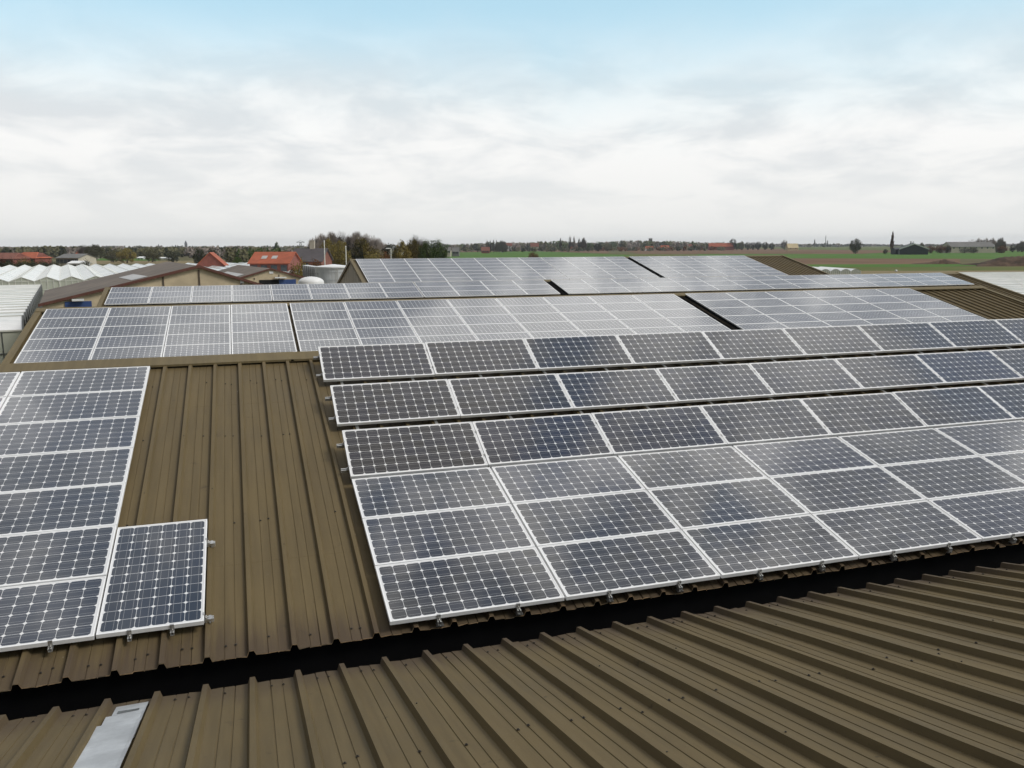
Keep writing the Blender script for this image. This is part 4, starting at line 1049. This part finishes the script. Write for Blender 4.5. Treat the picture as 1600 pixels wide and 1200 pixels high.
tree('dark', 1145.5, 371.5, 1250, 11, 'tall dark round topped tree right of the long red roof'); tree('dull', 1159, 376, 1250, 9, 'greyish tree right of the tall dark tree')
for i, (x, yt, w) in enumerate(((1169, 377, 9), (1177, 377, 9), (1185, 376.5, 9), (1196, 377, 9), (1206, 378.5, 9))): tree('dark', x, yt, 1250, w, f'dark round tree, {ORD[i+1]} from left in the group left of the cream building', 'dark trees left of the cream building')
tree('bare', 1226, 374.5, 1300, 11, 'bare grey tree beside the cream building', None, 'bare_tree')
for i, x in enumerate((761, 766, 771, 775.5)): tree('poplar', x, 376+.4*(i % 2), 1000, 4, f'thin bare poplar above the green field, {ORD[i+1]} from left', 'row of poplars', 'poplar')
tree('bare', 785, 376.5, 1000, 18, 'wide bare tree right of the row of poplars', None, 'bare_tree')
for i, (x, yt, w) in enumerate(((876, 372.5, 5), (890.5, 369, 6), (897, 371, 5), (912, 373, 12), (905, 373, 6))): tree('poplar', x, yt, 1150, w, f'tall spiky tree above the village wood, {ORD[i+1]} from left', 'spiky trees above the wood', 'poplar')
tree('dark', 934, 378.5, 1100, 13, 'dark tree at the wood edge right of the spiky trees'); tree('dull', 950, 379, 1100, 14, 'olive tree at the wood edge left of the gap')
tree('dark', 1241+52, 374.5, 2200, 2.5, 'slim dark conifer left of the mast')
tree('poplar', 1273, 374.5, 2200, 3, 'slim poplar left of the mast', None, 'poplar')

def wood(name, label, x0, x1, D0, D1, tops, n, m, leaf, seed, wpx=(10, 18), per=90):
    """a far-off strip of wood as one mass: many tree-shaped heaps of leaf faces"""
    rn = random.Random(seed); mb = MB()
    for i in range(n):
        x = x0+(x1-x0)*(i+rn.random())/n; D = rn.uniform(D0, D1); f = (x-x0)/(x1-x0)*(len(tops)-1); k = min(int(f), len(tops)-2); yt = tops[k]+(tops[k+1]-tops[k])*(f-k)
        p = at(x, yt+abs(rn.gauss(0, 1.3)), D); h = max(3.5, p.z-G); w = rn.uniform(*wpx)/CF*D/2; mi = rn.randrange(len(m)); sh = rn.choice((0, 0, 0, 1))
        for _ in range(per):
            while True:
                a, b, c = rn.uniform(-1, 1), rn.uniform(-1, 1), rn.uniform(-1, 1)
                if a*a+b*b+c*c < 1: break
            if sh: a *= (1-c)*.5; b *= (1-c)*.5
            q = Vector((p.x+a*w, p.y+b*w, G+h*(.52+c*.48))); u = Vector((rn.gauss(0, 1), rn.gauss(0, 1), rn.gauss(0, 1))).normalized(); v = u.orthogonal().normalized(); l = leaf*rn.uniform(.6, 1.4)
            mb.poly([q-u*l, q+v*l*.8, q+u*l, q-v*l*.8], mi)
    tag(mb.build(name, [M[k] for k in m]), label, 'wood', kind='stuff')
wood('distant_wood', 'mixed autumn wood along the left skyline behind the glasshouses', -40, 420, 600, 900, (386, 385, 385, 384, 385, 386, 386, 385.5, 386, 385, 385, 386), 120, ('leaf_dull', 'leaf_bare', 'leaf_dark', 'leaf_dull'), 1.1, 21, (12, 24), 150)
wood('distant_wood', 'low hazy treeline farther back on the left skyline', -60, 520, 1700, 2300, (385.5, 385, 384.5, 383.5, 384, 384, 383.5, 383), 110, ('leaf_dull', 'leaf_bare', 'leaf_dark'), 2.4, 22, (10, 22), 70)
wood('distant_wood', 'mixed wood behind the orange farmhouse and slate roof', 345, 510, 330, 480, (388, 387, 386.5, 386, 387), 34, ('leaf_dull', 'leaf_green', 'leaf_dull', 'leaf_bare'), .6, 23, (14, 24), 170)
wood('distant_wood', 'village wood along the middle skyline above the fields', 690, 1160, 1250, 1600, (382, 381.5, 378.5, 377.5, 378.5, 376.5, 375.5, 378.5, 377, 375.5, 375, 376, 376, 378, 378, 379), 190, ('leaf_dull', 'leaf_dark', 'leaf_bare', 'leaf_green'), 1.5, 24, (8, 16), 110)
wood('distant_wood', 'low dark hedges and bushes at the foot of the village wood', 700, 1130, 1050, 1200, (384, 385, 385, 384, 385, 385, 384, 384.5), 60, ('leaf_dark', 'leaf_dull', 'leaf_red'), 1.1, 25, (8, 16), 70)
wood('distant_wood', 'very low hazy treeline along the right skyline', 1150, 1640, 2300, 3200, (380, 380, 380, 380.5, 381, 380.5, 380.5, 380, 380), 120, ('leaf_dull', 'leaf_bare', 'leaf_dark'), 2.6, 26, (8, 16), 60)
wood('distant_wood', 'faint treeline far behind the village on the middle skyline', 600, 1250, 3000, 3800, (381, 380.5, 380.5, 380, 380), 90, ('leaf_dull', 'leaf_dark'), 4.0, 27, (10, 20), 50)

# ------------------------------------------------------------------ the air
def haze():
    m = bpy.data.materials.new('haze_air'); m.use_nodes = True; t = NT(m.node_tree); t.n.remove(t.n['Principled BSDF'])
    v = t.node('ShaderNodeVolumePrincipled'); v.inputs['Color'].default_value = (.80, .86, .93, 1); v.inputs['Density'].default_value = .0001; v.inputs['Anisotropy'].default_value = .2
    t.l.new(v.outputs[0], t.n['Material Output'].inputs['Volume'])
    mb = MB(); mb.box((-4200, -600, G-1), (4600, 5200, 45)); tag(mb.build('haze', m), kind='stuff')
haze()
